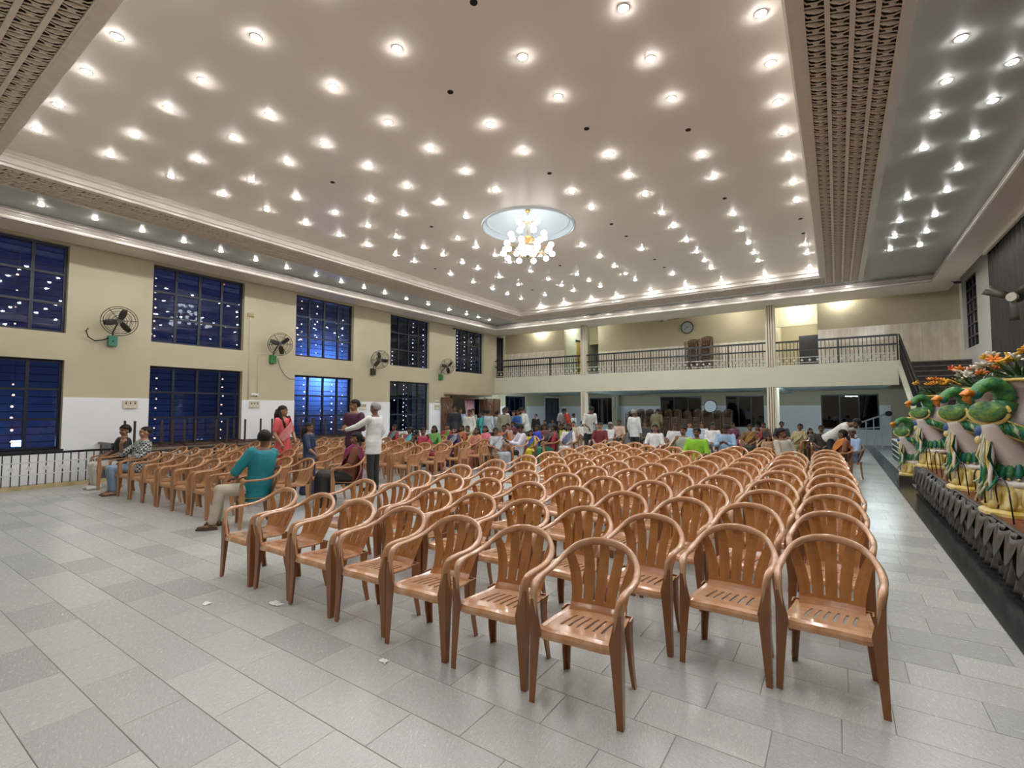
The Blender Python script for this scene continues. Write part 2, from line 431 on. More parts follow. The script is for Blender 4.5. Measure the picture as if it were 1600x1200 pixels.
# the lattice: frame rails, ribs, slanted almonds and beads
structure(MB().ring_loft([rect(R2, .0, ZS), rect(R2, .0, ZG), rect(R2, -.10, ZG), rect(R2, -.10, ZG + .05)], cap=False).build('trim_5', M_trim))
structure(MB().ring_loft([rect(R3, .0, ZG), rect(R3, .13, ZG), rect(R3, .13, ZG + .05)], cap=False).build('trim_6', M_latt))
structure(MB().ring_loft([rect(R3, .05, 5.76), rect(R2, .0, 5.76)], cap=False).build('ceiling_void_shade', M_void))  # near-black sheet stands in for the unlit void behind the lattice
def lattice(u0, u1, v0, v1, swap, name):
    cols = 4; cu = (u1 - u0) / cols; rows = max(1, int(round((v1 - v0) / .20))); cv = (v1 - v0) / rows
    unit = MB()
    for c in range(cols):
        uc = u0 + (c + .5) * cu
        unit.ball((uc, 0, ZG + .020), (.106, .027, .020), 8, 4, Matrix.Rotation(.50, 3, 'Z'))
        unit.ball((uc, 0, ZG + .004), (.040, .018, .012), 6, 4, Matrix.Rotation(.50, 3, 'Z'))
        unit.tube([(uc - cu * .5, -.090, ZG + .028), (uc - .03, -.082, ZG + .012), (uc + .06, -.050, ZG + .012), (uc + cu * .5, .012, ZG + .028)], .0095, 4)
        unit.tube([(uc - cu * .5, -.012, ZG + .028), (uc - .06, .050, ZG + .012), (uc + .03, .082, ZG + .012), (uc + cu * .5, .090, ZG + .028)], .0095, 4)
        unit.ball((uc, cv * .5, ZG + .018), (.040, .018, .02), 6, 4, Matrix.Rotation(.50, 3, 'Z'))
    out = MB()
    for r in range(rows):
        vc = v0 + (r + .5) * cv
        vs = [(p[1] + vc, p[0], p[2]) if swap else (p[0], p[1] + vc, p[2]) for p in unit.v]
        out.add(vs, unit.f)
    for c in range(cols + 1):
        u = u0 + c * cu; w = .024
        if swap: out.box((v0, u - w, ZG + .004), (v1, u + w, ZG + .03))
        else: out.box((u - w, v0, ZG + .004), (u + w, v1, ZG + .03))
    tag(out.build(name, M_latt, ceiling, smooth=False), kind='stuff')
lattice(R3[1] + .13, R2[1] - .10, R2[2] + .1, R2[3] - .1, False, 'ceiling_lattice')
lattice(R2[0] + .10, R3[0] - .13, R2[2] + .1, R2[3] - .1, False, 'ceiling_lattice')
lattice(R3[3] + .13, R2[3] - .10, R3[0] - .13, R3[1] + .13, True, 'ceiling_lattice')
lattice(R2[2] + .10, R3[2] - .13, R3[0] - .13, R3[1] + .13, True, 'ceiling_lattice')

# ---- balcony, its walls and columns
structure(MB().box((XL, YB, 2.40), (1.68, YB + .25, 3.19)).build('wall_balcony_parapet', M_creamb))
M_under = mat('underside_paint', (0.55, 0.64, 0.66), 0.5)
structure(MB().box((XL, YB + .25, 2.48), (1.68, YF, 3.10)).build('ceiling_under_balcony', M_under))
structure(MB().box((1.68, YB, 2.95), (XR, 20.75, 3.10)).build('floor_landing', M_cream))
# beams under the balcony
b = MB()
b.box((-9.62, YB + .25, 2.36), (-9.30, YF, 2.48)); b.box((-2.1, YB + .25, 2.36), (-1.8, YF, 2.48))
structure(b.build('trim_7', M_under))
def panel_dado(parent, axis, pos, lo, hi, z0, z1, w):
    k = max(1, int(round((hi - lo) / w))); w = (hi - lo) / k; g = .003
    me = MB().box((-w / 2 + g, -.012, z0 + g), (w / 2 - g, 0, z1 - g)).mesh('marble_slab', M_marble)
    for i in range(k):
        c = lo + (i + .5) * w
        o = put('marble_slab', me, parent, (c, pos, 0) if axis == 'y' else (pos, c, 0))
        if axis == 'x': o.rotation_euler = (0, 0, PI / 2 if True else 0)
def wallbox(name, a, b_, m=M_cream): return structure(MB().box(a, b_).build(name, m))
w1 = wallbox('wall_upper_left', (XL, 20.7, 3.1), (-10.9, 20.9, 6.4)); panel_dado(w1, 'y', 20.7, XL, -10.9, 3.1, 4.48, .42)
w2 = wallbox('wall_upper_side', (-11.1, 20.9, 3.1), (-10.9, 26.0, 6.4), mat('pale_green_paint', (0.62, 0.68, 0.54), .5))
w3 = wallbox('wall_upper_clock', (-9.83, 22.3, 3.1), (-2.25, 22.5, 6.4)); panel_dado(w3, 'y', 22.3, -9.83, -2.25, 3.1, 4.48, .42)
w3b = wallbox('wall_upper_passage', (-10.9, 23.6, 5.05), (-9.83, 23.8, 6.4))
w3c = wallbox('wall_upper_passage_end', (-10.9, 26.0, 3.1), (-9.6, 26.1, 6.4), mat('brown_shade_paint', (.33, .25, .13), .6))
w3d = wallbox('wall_upper_passage_side', (-9.83, 22.5, 3.1), (-9.63, 26.0, 6.4))
w4 = wallbox('wall_upper_right', (-0.5, 20.6, 3.1), (XR, 20.8, 6.4)); panel_dado(w4, 'y', 20.6, -0.5, XR, 3.1, 4.48, .48)
wallbox('wall_corridor_left', (-2.25, 22.5, 3.1), (-2.05, 25.5, 6.4), mat('pale_cream_paint', (.75, .71, .55), .5))
wallbox('wall_corridor_right', (-.5, 20.8, 3.1), (-.3, 25.5, 6.4))
wc = wallbox('wall_corridor_end', (-2.3, 25.5, 3.1), (-.3, 25.6, 6.4))
wallbox('wall_corridor_lintel', (-2.05, 22.9, 5.05), (-.5, 23.0, 6.4), mat('pale_cream_paint', (.75, .71, .55), .5))
structure(MB().box((-1.35, 25.44, 3.1), (-.55, 25.5, 4.95)).build('door_1', M_navy))
structure(MB().box((-10.9, 22.0, 3.1), (-10.86, 22.9, 5.05)).build('door_2', mat('varnished_yellow_door', (.50, .38, .12), .35, (.42, .31, .09), 4, 4, (1, 1, .2))))
structure(MB().box((-10.9, 21.92, 5.05), (-10.84, 22.98, 5.12)).build('trim_8', M_black))
structure(MB().box((XL, YB + .6, 5.95), (3.05, YF, 6.05)).build('ceiling_balcony', M_soff))

def fluted(x0, x1, y0, y1, z0, z1, nf):
    """column with rounded flutes on its front and right sides, front faces -y."""
    b = MB(); b.cur = 1; b.box((x0 + .02, y0 + .02, z0), (x1 - .02, y1, z1)); b.cur = 0
    w = (x1 - x0) / nf
    for i in range(nf): b.cyl((x0 + (i + .5) * w, y0 + .02, z0), (x0 + (i + .5) * w, y0 + .02, z1), w * .34, n=8)
    nd = max(2, int((y1 - y0) / w)); d = (y1 - y0) / nd
    for i in range(nd): b.cyl((x1 - .02, y0 + (i + .5) * d, z0), (x1 - .02, y0 + (i + .5) * d, z1), d * .34, n=8)
    for i in range(nd): b.cyl((x0 + .02, y0 + (i + .5) * d, z0), (x0 + .02, y0 + (i + .5) * d, z1), d * .34, n=8)
    return b
M_col = mat('column_paint', (0.74, 0.69, 0.56), 0.4); M_groove_shade = mat('column_groove_shade', (0.20, 0.14, 0.08), 0.5)  # shade between the flutes is put into a dark core colour
for nm, x0, x1, y0, y1, z0, z1, lab in [
        ('pillar', -9.57, -9.33, YB - .04, YB + .28, 0, 2.42, 'cream fluted pillar under the balcony, left of the two front ones'),
        ('pillar', -9.57, -9.33, YB - .04, YB + .28, 3.15, 5.42, 'slim cream fluted pillar on the balcony parapet, left one'),
        ('pillar', -2.10, -1.80, YB - .04, YB + .26, 3.15, 5.42, 'slim cream fluted pillar on the balcony parapet, near the corridor'),
        ('pillar', -2.10, -1.80, YB - .04, YB + .95, 0, 2.42, 'deep cream fluted pillar under the balcony, right of the two front ones'),
        ('pillar', -10.75, -10.45, 26.2, 26.6, 0, 2.48, 'cream fluted pillar set back by the dark doorway under the balcony')]:
    tag(fluted(x0, x1, y0, y1, z0, z1, 4).build(nm, [M_col, M_groove_shade], smooth=False), lab, 'pillar', 'fluted pillars of the balcony')

# ---- windows
def make_window(name, w, h, nc, nr, bars, loc, rotz, glass, frame_m=M_navy, depth=.10):
    r = bpy.data.objects.new(name, None); COL.objects.link(r); r.location = loc; r.rotation_euler = (0, 0, rotz); tag(r, kind='structure')
    t = .055; y0, y1 = depth, depth + .06
    b = MB(); b.box((0, y0, 0), (t, y1, h)); b.box((w - t, y0, 0), (w, y1, h)); b.box((t, y0, 0), (w - t, y1, t)); b.box((t, y0, h - t), (w - t, y1, h))
    b.build('window_frame', frame_m, r)
    mu = MB().box((-.03, y0, t), (.03, y1, h - t)).mesh('mullion', frame_m)
    for i in range(1, nc): put('mullion', mu, r, (w * i / nc, 0, 0))
    tr = MB().box((t, y0 - .004, -.025), (w - t, y1 + .004, .025)).mesh('transom', frame_m)
    for j in range(1, nr): put('transom', tr, r, (0, 0, h * j / nr))
    cw, ch = w / nc, h / nr
    pane = MB().box((-cw / 2 + .028, y0 + .026, -ch / 2 + .024), (cw / 2 - .028, y0 + .031, ch / 2 - .024)).mesh('pane', glass)
    for i in range(nc):
        for j in range(nr):
            o = put('pane', pane, r, ((i + .5) * cw, random.uniform(-.004, .004), (j + .5) * ch))
            o.rotation_euler = (random.uniform(-.012, .012), 0, random.uniform(-.012, .012))
    if bars:
        gb = MB().cyl((t, y1 + .05, 0), (w - t, y1 + .05, 0), .009, n=6).mesh('grille_bar', frame_m)
        for j in range(nr):
            for k in range(1, bars + 1): put('grille_bar', gb, r, (0, 0, h * j / nr + ch * k / (bars + 1)))
    return r
wn = 0
for (a, b_) in WY:
    for (z0, z1) in ((UP, LOW) if a < 16 else (UP,)):
        wn += 1
        make_window('window_%d' % wn, b_ - a, z1 - z0, 4, 3, 3, (XL, a, z0), PI / 2, G_blue, depth=.13)
make_window('window_%d' % (wn + 1), 2.06, 1.58, 4, 2, 3, (XL, 20.74, .72), PI / 2, G_blue, depth=.10); wn += 2
for (a, b_, z0, z1) in HB:
    make_window('window_%d' % wn, b_ - a, z1 - z0, 3, 1, 0, (a, YF, z0), 0, G_dark, depth=.08); wn += 1
make_window('window_%d' % wn, 1.86, 2.17, 4, 6, 1, (XR, 20.28, 3.45), -PI / 2, G_dark, depth=.10); wn += 1
make_window('window_%d' % wn, .63, 2.14, 1, 2, 0, (XL, 19.94, 3.19), PI / 2, G_dark, depth=.05)
# dark rooms behind the far windows, the dusk court behind the left wall
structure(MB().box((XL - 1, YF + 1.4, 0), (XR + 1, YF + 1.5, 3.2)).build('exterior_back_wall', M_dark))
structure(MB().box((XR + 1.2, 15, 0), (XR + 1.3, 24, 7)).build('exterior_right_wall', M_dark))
# ================================================================ lamps
M_lens = emission('lamp_lens', (1.0, 0.985, 0.95), LAMP)
M_ring = mat('lamp_ring', (0.75, 0.74, 0.72), 0.35, metal=0.0)
lens_me = MB().lathe([(.045, 0), (.045, -.009), (.034, -.017)], 12).mesh('lens', M_lens, True)
ring_me = MB().lathe([(.049, -.002), (.050, -.007), (.064, -.006), (.068, 0.0)], 16, cap=False).mesh('trim_ring', M_ring, True)
GX = [-11.28, -10.05, -8.97, -7.78, -6.74, -5.43, -4.21, -3.05, -1.77, -0.56]
GYL = [1.87, 2.77, 3.66, 4.57, 5.47, 6.38, 7.28, 8.15, 9.1, 9.85, 10.7, 11.42, 12.56, 13.68, 14.6, 15.52, 17.03]
GYR = [1.87, 2.77, 3.80, 4.75, 5.65, 6.56, 7.46, 8.35, 9.27, 10.36, 11.31, 12.45, 13.54, 14.48, 15.36, 16.94]
HOLES = [(-3.05, 6.56), (-1.77, 7.46), (-4.21, 7.46), (-1.77, 10.36), (-4.21, 10.36), (-4.21, 11.31), (-.56, 12.45), (-.56, 13.54), (-4.21, 13.54), (-4.21, 14.48),
         (-6.74, 12.56), (-8.97, 14.6), (-3.05, 3.80), (-7.78, 8.15), (-10.05, 10.7), (-11.28, 11.42), (-4.21, 4.75), (-7.78, 5.47)]
M_hole = mat('empty_lamp_hole', (0.015, 0.012, 0.01), 0.8)
hole_me = MB().lathe([(.0305, -.001), (.030, -.006)], 14).mesh('hole', M_hole)
hring_me = MB().lathe([(.030, -.001), (.033, -.010), (.040, -.008), (.042, 0)], 14, cap=False).mesh('trim_ring', M_hole)
def downlight(x, y, z, label, group):
    t = thing('downlight', label, 'ceiling light', (x, y, z), 0, group)
    put('lens', lens_me, t); put('trim_ring', ring_me, t)
for ci, x in enumerate(GX):
    rows = GYL if ci < 5 else GYR
    for ri, y in enumerate(rows):
        if (V((x, y)) - DOME.xy).length < DR + .1: continue
        lab = 'of main ceiling panel, %s column from left wall, %s from near end' % (ORD[ci + 1], ORD[ri + 1])
        if any(abs(x - hx) < .1 and abs(y - hy) < .12 for hx, hy in HOLES):
            t = thing('empty_lamp_socket', 'dark empty lamp hole, %s ceiling column from left, %s from near end' % (ORD[ci + 1], ORD[ri + 1]), 'lamp hole', (x, y, ZC), 0, 'empty lamp holes in the ceiling')
            put('hole', hole_me, t); put('trim_ring', hring_me, t)
        else:
            downlight(x, y, ZC, 'lit downlight ' + lab, 'downlights of the main ceiling panel')
SY = [-.0 + .5, 1.6, 2.55, 3.4, 4.25, 5.1, 5.95, 6.85, 7.75, 8.7, 9.6, 10.5, 11.4, 12.44, 13.59, 14.79, 15.93, 16.75, 17.55]
for i, y in enumerate(SY): downlight(-13.1, y, ZS, 'lit downlight of strip along left wall, %s from near end' % ORD[i + 1], 'downlights of the left strip')
RY = [1.7, 2.6, 3.5, 4.4, 5.25, 6.1, 6.99, 7.82, 8.68, 9.70, 10.85, 11.86, 13.23, 14.38, 15.51]
for i, y in enumerate(RY):
    if i != 10: downlight(1.25, y, ZS, 'lit downlight of right strip beside the lattice, %s from near end' % ORD[i + 1], 'downlights of the right strip')
    downlight(1.83, y, ZS, 'lit downlight of right strip beside the crown, %s from near end' % ORD[i + 1], 'downlights of the right strip')
for i in range(13): downlight(-12.3 + i * 1.06, 18.36, ZS, 'lit downlight of far strip above balcony, %s from left' % ORD[i + 1], 'downlights of the far strip')
for i in range(10): downlight(-11.8 + i * 1.35, .18, ZS, 'lit downlight of near strip, %s from left' % ORD[i + 1], 'downlights of the near strip')
# balcony and corridor bulbs, under-balcony lamps
M_bulb = emission('bulb_glow', (1.0, 0.98, 0.86), 460.0)
M_bulbd = emission('bulb_glow_dim', (0.86, 1.0, 0.96), 42.0)
bulb_me = MB().ball((0, 0, -.05), .05, 12, 8).mesh('bulb', M_bulb, True)
bulbd_me = MB().ball((0, 0, -.05), .06, 12, 8).mesh('bulb', M_bulbd, True)
hold_me = MB().lathe([(.045, 0), (.04, -.02), (.02, -.03)], 12).mesh('bulb_holder', M_white)
for p, lab, me in [((-12.2, 20.5, 5.60), 'bare bulb lighting the upper wall at left end of balcony', bulb_me), ((-10.35, 21.6, 5.75), 'bare bulb beside the left balcony pillar over the passage', bulb_me),
                   ((-3.4, 21.3, 5.86), 'added unseen bulb brightening the clock wall over the stacked chairs', bulb_me), ((-1.2, 22.4, 5.75), 'bare bulb above the corridor mouth on the balcony', bulb_me), ((-1.2, 24.2, 5.45), 'bare bulb deep inside the balcony corridor', bulb_me),  # first bulb here is unseen, added to brighten the clock wall
                   ((.2, 20.42, 5.62), 'bare bulb lighting the marble wall over the stairs', bulb_me),
                   ]:
    t = thing('ceiling_bulb', lab, 'bulb', p); put('bulb', me, t); put('bulb_holder', hold_me, t)

M_tube = emission('tube_glow', (0.80, 0.97, 1.0), 190.0)
for i, (x, lab) in enumerate([(-13.2, 'left end'), (-11.0, 'left of the left pillar'), (-7.6, 'right of the left pillar'), (-4.2, 'middle, before the stacks'), (-.9, 'right of the deep pillar'), (.9, 'right end')]):
    t = thing('tube_light', 'tube light batten behind the balcony parapet, ' + lab, 'tube light', (x, 20.3, 2.48), 0, 'tube lights under the balcony')
    MB().box((-.6, -.03, -.025), (.6, .03, 0)).build('batten', M_white, t); MB().cyl((-.58, 0, -.038), (.58, 0, -.038), .014, n=8).build('tube', M_tube, t)
# chandelier under the dome
M_gold = mat('brass', (0.55, 0.36, 0.14), 0.3, metal=0.9)
M_globe = emission('globe_glow', (1.0, 0.99, 0.97), GLOBE)
M_bowl = mat('frosted_bowl', (0.75, 0.82, 0.84), 0.35, emit=(0.85, 0.95, 1.0), estr=1.3)
ch = thing('chandelier', 'brass chandelier with tiers of white globes under the ceiling dome', 'chandelier', (DOME.x, DOME.y, 0))
MB().cyl((0, 0, 6.29), (0, 0, 5.35), .012, n=8).build('rod', M_gold, ch)
MB().lathe([(.06, 6.29), (.05, 6.24), (.02, 6.21)], 14).build('ceiling_rose', M_gold, ch)
MB().lathe([(.02, 6.08), (.075, 6.05), (.03, 6.0), (.02, 5.96)], 14).build('upper_hub', M_gold, ch)
MB().lathe([(.02, 5.66), (.14, 5.62), (.17, 5.56), (.10, 5.52), (.02, 5.50)], 16).build('middle_hub', M_gold, ch)
bw = MB().lathe([(.02, 5.19), (.12, 5.21), (.24, 5.27), (.30, 5.34), (.285, 5.345), (.22, 5.28), (.02, 5.22)], 24).build('glass_bowl', M_bowl, ch, True)
MB().lathe([(.005, 5.13), (.03, 5.16), (.045, 5.19), (.02, 5.21)], 12).build('finial', M_gold, bw)
globe_me = MB().ball((0, 0, 0), (.072, .072, .065), 14, 10).mesh('globe', M_globe, True)
for tier, (k, R_, z, ph) in enumerate([(5, .23, 5.98, .3), (8, .41, 5.66, .1), (8, .55, 5.40, .3), (10, .57, 5.24, 0.0)]):
    for i in range(k):
        a = 2 * PI * i / k + ph; c, s = math.cos(a), math.sin(a)
        g = put('globe', globe_me, ch, (R_ * c, R_ * s, z))
        hz = {0: 6.02, 1: 5.58, 2: 5.33, 3: 5.30}[tier]
        MB().tube([(.05 * c, .05 * s, hz), (R_ * .5 * c, R_ * .5 * s, hz - .05), (R_ * .85 * c, R_ * .85 * s, hz + .05), (R_ * c, R_ * s, z + .07)], .008, 6).build('arm', M_gold, ch)
# ================================================================ outside the left windows: court wall, flood lamps, fairy-light strings
M_court = mat('court_wall', (0.30, 0.32, 0.36), 0.7, (0.20, 0.22, 0.27), .7)
structure(MB().box((-15.6, -2, 5.5), (XL - .32, 27, 5.62)).build('exterior_eave', M_court))
structure(MB().box((-19.2, -6, -1), (-19, 30, 3.4)).build('exterior_court_wall', M_court))
structure(MB().box((-19.2, -6, -.3), (XL - .33, 30, -.1)).build('exterior_ground', M_court))
def flood(p, col, watt, lab):
    t = thing('flood_lamp', lab, 'flood light', p)
    MB().box((-.10, -.12, -.09), (-.02, .12, .09)).build('housing', M_black, t)
    MB().cyl((-.06, 0, -.1 - p[2]), (-.06, 0, -.09), .02, n=6).build('pole', M_black, t)
    MB().box((-.02, -.10, -.07), (-.005, .10, .07)).build('lens', emission('flood_lens', (.55, .75, 1.0), 30), t)
    ld = bpy.data.lights.new('flood_light', 'SPOT'); ld.spot_size = 2.7; ld.spot_blend = .4; ld.energy = watt; ld.color = col; ld.shadow_soft_size = .12
    lo_ = bpy.data.objects.new('flood_light', ld); COL.objects.link(lo_); lo_.parent = t; lo_.location = (-.14, 0, .0); lo_.rotation_euler = (0, PI / 2, 0)
flood(at_x(312, 690, -16.3), (.22, .42, 1.0), 45, 'small bright flood lamp outside the second lower window')
flood(at_x(27, 693, -16.3), (.28, .50, 1.0), 90, 'small bright flood lamp outside the leftmost lower window')
structure(MB().box((-19.6, 11.4, -1), (-18.9, 16.6, 9)).build('exterior_flood_backdrop', mat('flood_backdrop_wall', (.45, .47, .5), .7)))  # backdrop added to catch the blue flood light behind the third windows
structure(MB().box((-19.6, 16.7, -1), (-18.9, 31, 9)).build('exterior_dark_backdrop', mat('dark_backdrop_wall', (.04, .04, .045), .7)))  # near-black backdrop added to keep the fourth and fifth upper windows dark
flood(V((-17.9, 13.0, 3.12)), (.20, .42, 1.0), 520, 'blue flood lamp outside between the third pair of windows')
M_warm = emission('fairy_warm', (1.0, 0.55, 0.28), 6.0); M_cool = emission('fairy_white', (1.0, 0.88, 0.85), 6.0); M_red = emission('fairy_red', (1.0, 0.2, 0.08), 6.0)
STR = [(22, 600, 690, 6, 0, 'lower window at left edge'), (27, 430, 505, 4, 0, 'upper window at left edge'), (243, 435, 525, 9, 0, 'second upper window'), (245, 575, 685, 8, 0, 'second lower window, left side'),
       (348, 580, 685, 9, 0, 'second lower window, right side'), (349, 445, 452, 1, 2, 'second upper window, single red bulb'), (475, 590, 680, 9, 1, 'third lower window, leftmost'), (502, 592, 680, 8, 1, 'third lower window, middle'), (518, 592, 680, 10, 1, 'third lower window, right of middle'),
       (534, 592, 655, 6, 1, 'third lower window, rightmost'), (472, 470, 555, 8, 0, 'third upper window, leftmost'), (495, 478, 552, 7, 1, 'third upper window, second'), (527, 485, 560, 8, 1, 'third upper window, third'), (535, 500, 562, 6, 1, 'third upper window, rightmost'),
       (616, 602, 670, 4, 1, 'fourth lower window, leftmost'), (630, 602, 670, 11, 1, 'fourth lower window, second'), (635, 606, 668, 8, 1, 'fourth lower window, third'), (612, 550, 569, 4, 1, 'fourth upper window, leftmost'), (645, 506, 568, 11, 1, 'fourth upper window, middle'),
       (661, 515, 574, 8, 1, 'fourth upper window, rightmost'), (714, 520, 581, 13, 1, 'fifth upper window, leftmost'), (719, 522, 581, 13, 1, 'fifth upper window, second'), (725, 528, 582, 9, 1, 'fifth upper window, third'), (736, 528, 583, 10, 1, 'fifth upper window, fourth'),
       (748, 528, 575, 10, 1, 'fifth upper window, fifth'), (752, 527, 578, 8, 1, 'fifth upper window, rightmost')]
for (px, y0, y1, k, kind, lab) in STR:
    X = -15.25
    p0, p1 = at_x(px, y0, X), at_x(px, y1, X)
    t = thing('fairy_light_string', 'single red lit bulb hanging outside the second upper window' if kind == 2 else 'hanging string of small lit bulbs outside the ' + lab, 'string lights', (X, p0.y, 0), 0, 'fairy light strings outside the windows')
    MB().cyl((.01, 0, p1.z), (.01, 0, 5.5), .004, n=4).build('wire', M_black, t)
    b = MB()
    for i in range(k):
        z = p0.z + (p1.z - p0.z) * (i / max(1, k - 1)) + random.uniform(-.02, .02)
        b.ball((.02, random.uniform(-.02, .02), z), random.uniform(.018, .028), 6, 4)
    tag(b.build('bulb_row', (M_warm, M_cool, M_red)[kind], t), kind='stuff')

# ================================================================ wall fittings on the left wall
M_green = mat('green_plastic', (0.03, 0.22, 0.05), 0.4); M_teal = mat('teal_plastic', (0.05, 0.24, 0.18), 0.4); M_brown = mat('dark_brown_metal', (0.03, 0.022, 0.018), 0.4)
M_grey = mat('grey_metal', (0.16, 0.15, 0.13), 0.45)
M_beige = mat('beige_plastic', (0.62, 0.56, 0.44), 0.4)
def wall_fan(px, py, box_m, lab, spin, hose=False):
    c = at_x(px, py, XL + .42)
    t = thing('wall_fan', lab, 'fan', (XL, c.y - .02, c.z - .42), 0, 'wall fans on the left wall')
    C = V((.42, .02, .42)); ax = V((1.0, -.35, -.28)).normalized()
    bm = MB().box((0, -.085, -.14), (.12, .085, .10)).build('bracket_box', box_m, t)
    MB().cyl((.12, 0, -.03), (.135, 0, -.03), .02, n=10).build('knob', M_black, bm)
    MB().tube([(.06, 0, .08), (.10, 0, .2), (.22, .02, .34), tuple(C - ax * .14)], .016, 8).build('arm', M_brown, t)
    MB().cyl(C - ax * .20, C - ax * .02, .075, .06, n=14).build('motor', M_grey, t)
    MB().cyl(C - ax * .01, C + ax * .05, .055, .045, n=14).build('hub', M_grey, t)
    u = ax.orthogonal().normalized(); w = ax.cross(u)
    for k in range(3):
        a = 2 * PI * k / 3 + spin; d = u * math.cos(a) + w * math.sin(a); e = ax.cross(d)
        rows = []
        for i in range(6):
            r = .05 + .25 * i / 5; ww = .025 + .045 * math.sin(PI * (i + 1) / 7)
            rows.append([C + d * r + e * (ww * s) + ax * (.02 + .022 * s) for s in (-1, -.3, .4, 1)])
        MB().sheet(rows, .004, ax).build('blade', M_brown, t, True)
    g = MB()
    for r, o in [(.345, .0), (.30, .045), (.25, .062), (.20, .074), (.15, .082), (.10, .088), (.06, .09), (.30, -.06), (.22, -.09), (.13, -.10)]:
        g.tube([C + (u * math.cos(2 * PI * i / 28) + w * math.sin(2 * PI * i / 28)) * r + ax * o for i in range(28)], .0045 if r < .34 else .008, 5, close=True)
    g.build('guard_rings', M_brown, t)
    sp = MB()
    for k in range(6):
        a = 2 * PI * k / 6 + .4; d = u * math.cos(a) + w * math.sin(a)
        sp.tube([C + d * .05 + ax * .09, C + d * .2 + ax * .074, C + d * .345, C + d * .22 - ax * .09, C + d * .07 - ax * .11], .005, 5)
    sp.build('guard_spokes', M_brown, t)
    if hose:
        MB().tube([(.05, -.03, .07), (.09, -.18, -.02), (.10, -.34, -.06), (.10, -.46, .02), (.09, -.50, .16), (.08, -.46, .22)], .014, 8).build('hose', M_black, t, True)
    return t
wall_fan(187, 502, M_teal, 'wall fan with teal box and loose hose between first two windows', .5, True)
wall_fan(438, 538, M_green, 'wall fan with bright green box between second and third windows', 2.1)
wall_fan(594, 562, M_brown, 'wall fan with dark box between third and fourth windows', 1.2)
wall_fan(699, 573, M_green, 'wall fan with green box above the carved door', .1)
sock = MB().box((0, -.014, -.012), (.006, .014, .012)).mesh('socket', M_black)
for i, (px, py) in enumerate([(203, 632), (396.5, 632), (566, 635.5), (682, 636)]):
    p = at_x(px, py, XL)
    t = thing('switchboard', 'beige switchboard with three sockets, %s one along the left wall' % ORD[i + 1], 'switchboard', (XL + .014, p.y, p.z), 0, 'switchboards on the left wall')
    MB().box((0, -.15, -.10), (.03, .15, .10)).build('plate', M_beige, t)
    for k in (-1, 0, 1):
        MB().add([(.031, k * .09 - .022, .045), (.031, k * .09 + .022, .045), (.031, k * .09, -.005), (.036, k * .09 - .022, .045), (.036, k * .09 + .022, .045), (.036, k * .09, -.005)],
                 [(0, 1, 2), (3, 5, 4), (0, 3, 4, 1), (1, 4, 5, 2), (2, 5, 3, 0)]).build('socket', M_black, t)
        MB().box((.031, k * .09 - .024, .064), (.035, k * .09 + .024, .072)).build('slot', M_black, t)
        MB().box((.031, k * .09 - .02, -.07), (.037, k * .09 + .02, -.035)).build('switch', M_white, t)
def small_box(name, px, py, sy, sz, m, lab, cat, d=.05):
    p = at_x(px, py, XL)
    t = thing(name, lab, cat, (XL, p.y, p.z))
    MB().box((0, -sy / 2, -sz / 2), (d, sy / 2, sz / 2)).build('case', m, t)
    MB().box((d, -sy * .3, -sz * .25), (d + .008, sy * .3, sz * .25)).build('cover', m, t)
    return t
t = small_box('junction_box', 391, 492, .17, .10, mat('tan_plastic', (.42, .33, .18), .5), 'tan junction box high between second and third windows', 'junction box')
for k, (px, py) in enumerate([(397, 616.5), (682, 626.5)]):
    t = small_box('wall_lamp_holder', px, py, .20, .06, M_white, ['white wall lamp holder above the second switchboard', 'white wall lamp holder above the last switchboard'][k], 'lamp holder')
    MB().cyl((.03, .06, -.03), (.03, .06, -.06), .02, n=8).build('socket', M_black, t)
def cable(name, pts, r, m, lab):
    tag(MB().tube(pts, r, 6).build(name, m, smooth=True), lab, 'cable')
M_cable = mat('painted_conduit', (0.62, 0.57, 0.42), .5); M_greycable = mat('grey_cable', (.18, .17, .15), .5)
a, b_ = at_x(391, 497, XL + .012), at_x(396, 625, XL + .012)
cable('conduit', [a, V((a.x, a.y, b_.z)), ], .011, M_cable, 'thin painted conduit running down from the tan junction box')
pts = [at_x(x, y, XL + .03) for x, y in [(433, 557), (424, 552), (412, 552), (404, 554), (403, 580), (402, 617)]]
cable('fan_cable', pts, .009, M_cable, 'thin cable looping left from the green-boxed fan down the wall')
pts = [at_x(x, y, XL + .02) for x, y in [(434, 560), (438, 575), (446, 587), (453, 592), (460, 592.5)]]
cable('fan_cable', pts, .008, M_greycable, 'thin grey cable from the green-boxed fan to the window')
for k, p in enumerate([at_x(710, 513.5, XL + .12), V((3.02, 18.9, 5.34))]):
    t = thing('security_camera', ['small dark security camera beside the fifth upper window', 'small dark security camera under the soffit by the right window'][k], 'camera', p)
    MB().cyl((-.06, 0, 0), (.10, -.05, -.02), .035, n=10).build('camera_body', M_black, t)
    MB().cyl((-.12, 0, .03), (-.02, 0, .02), .012, n=6).build('bracket', M_black, t)

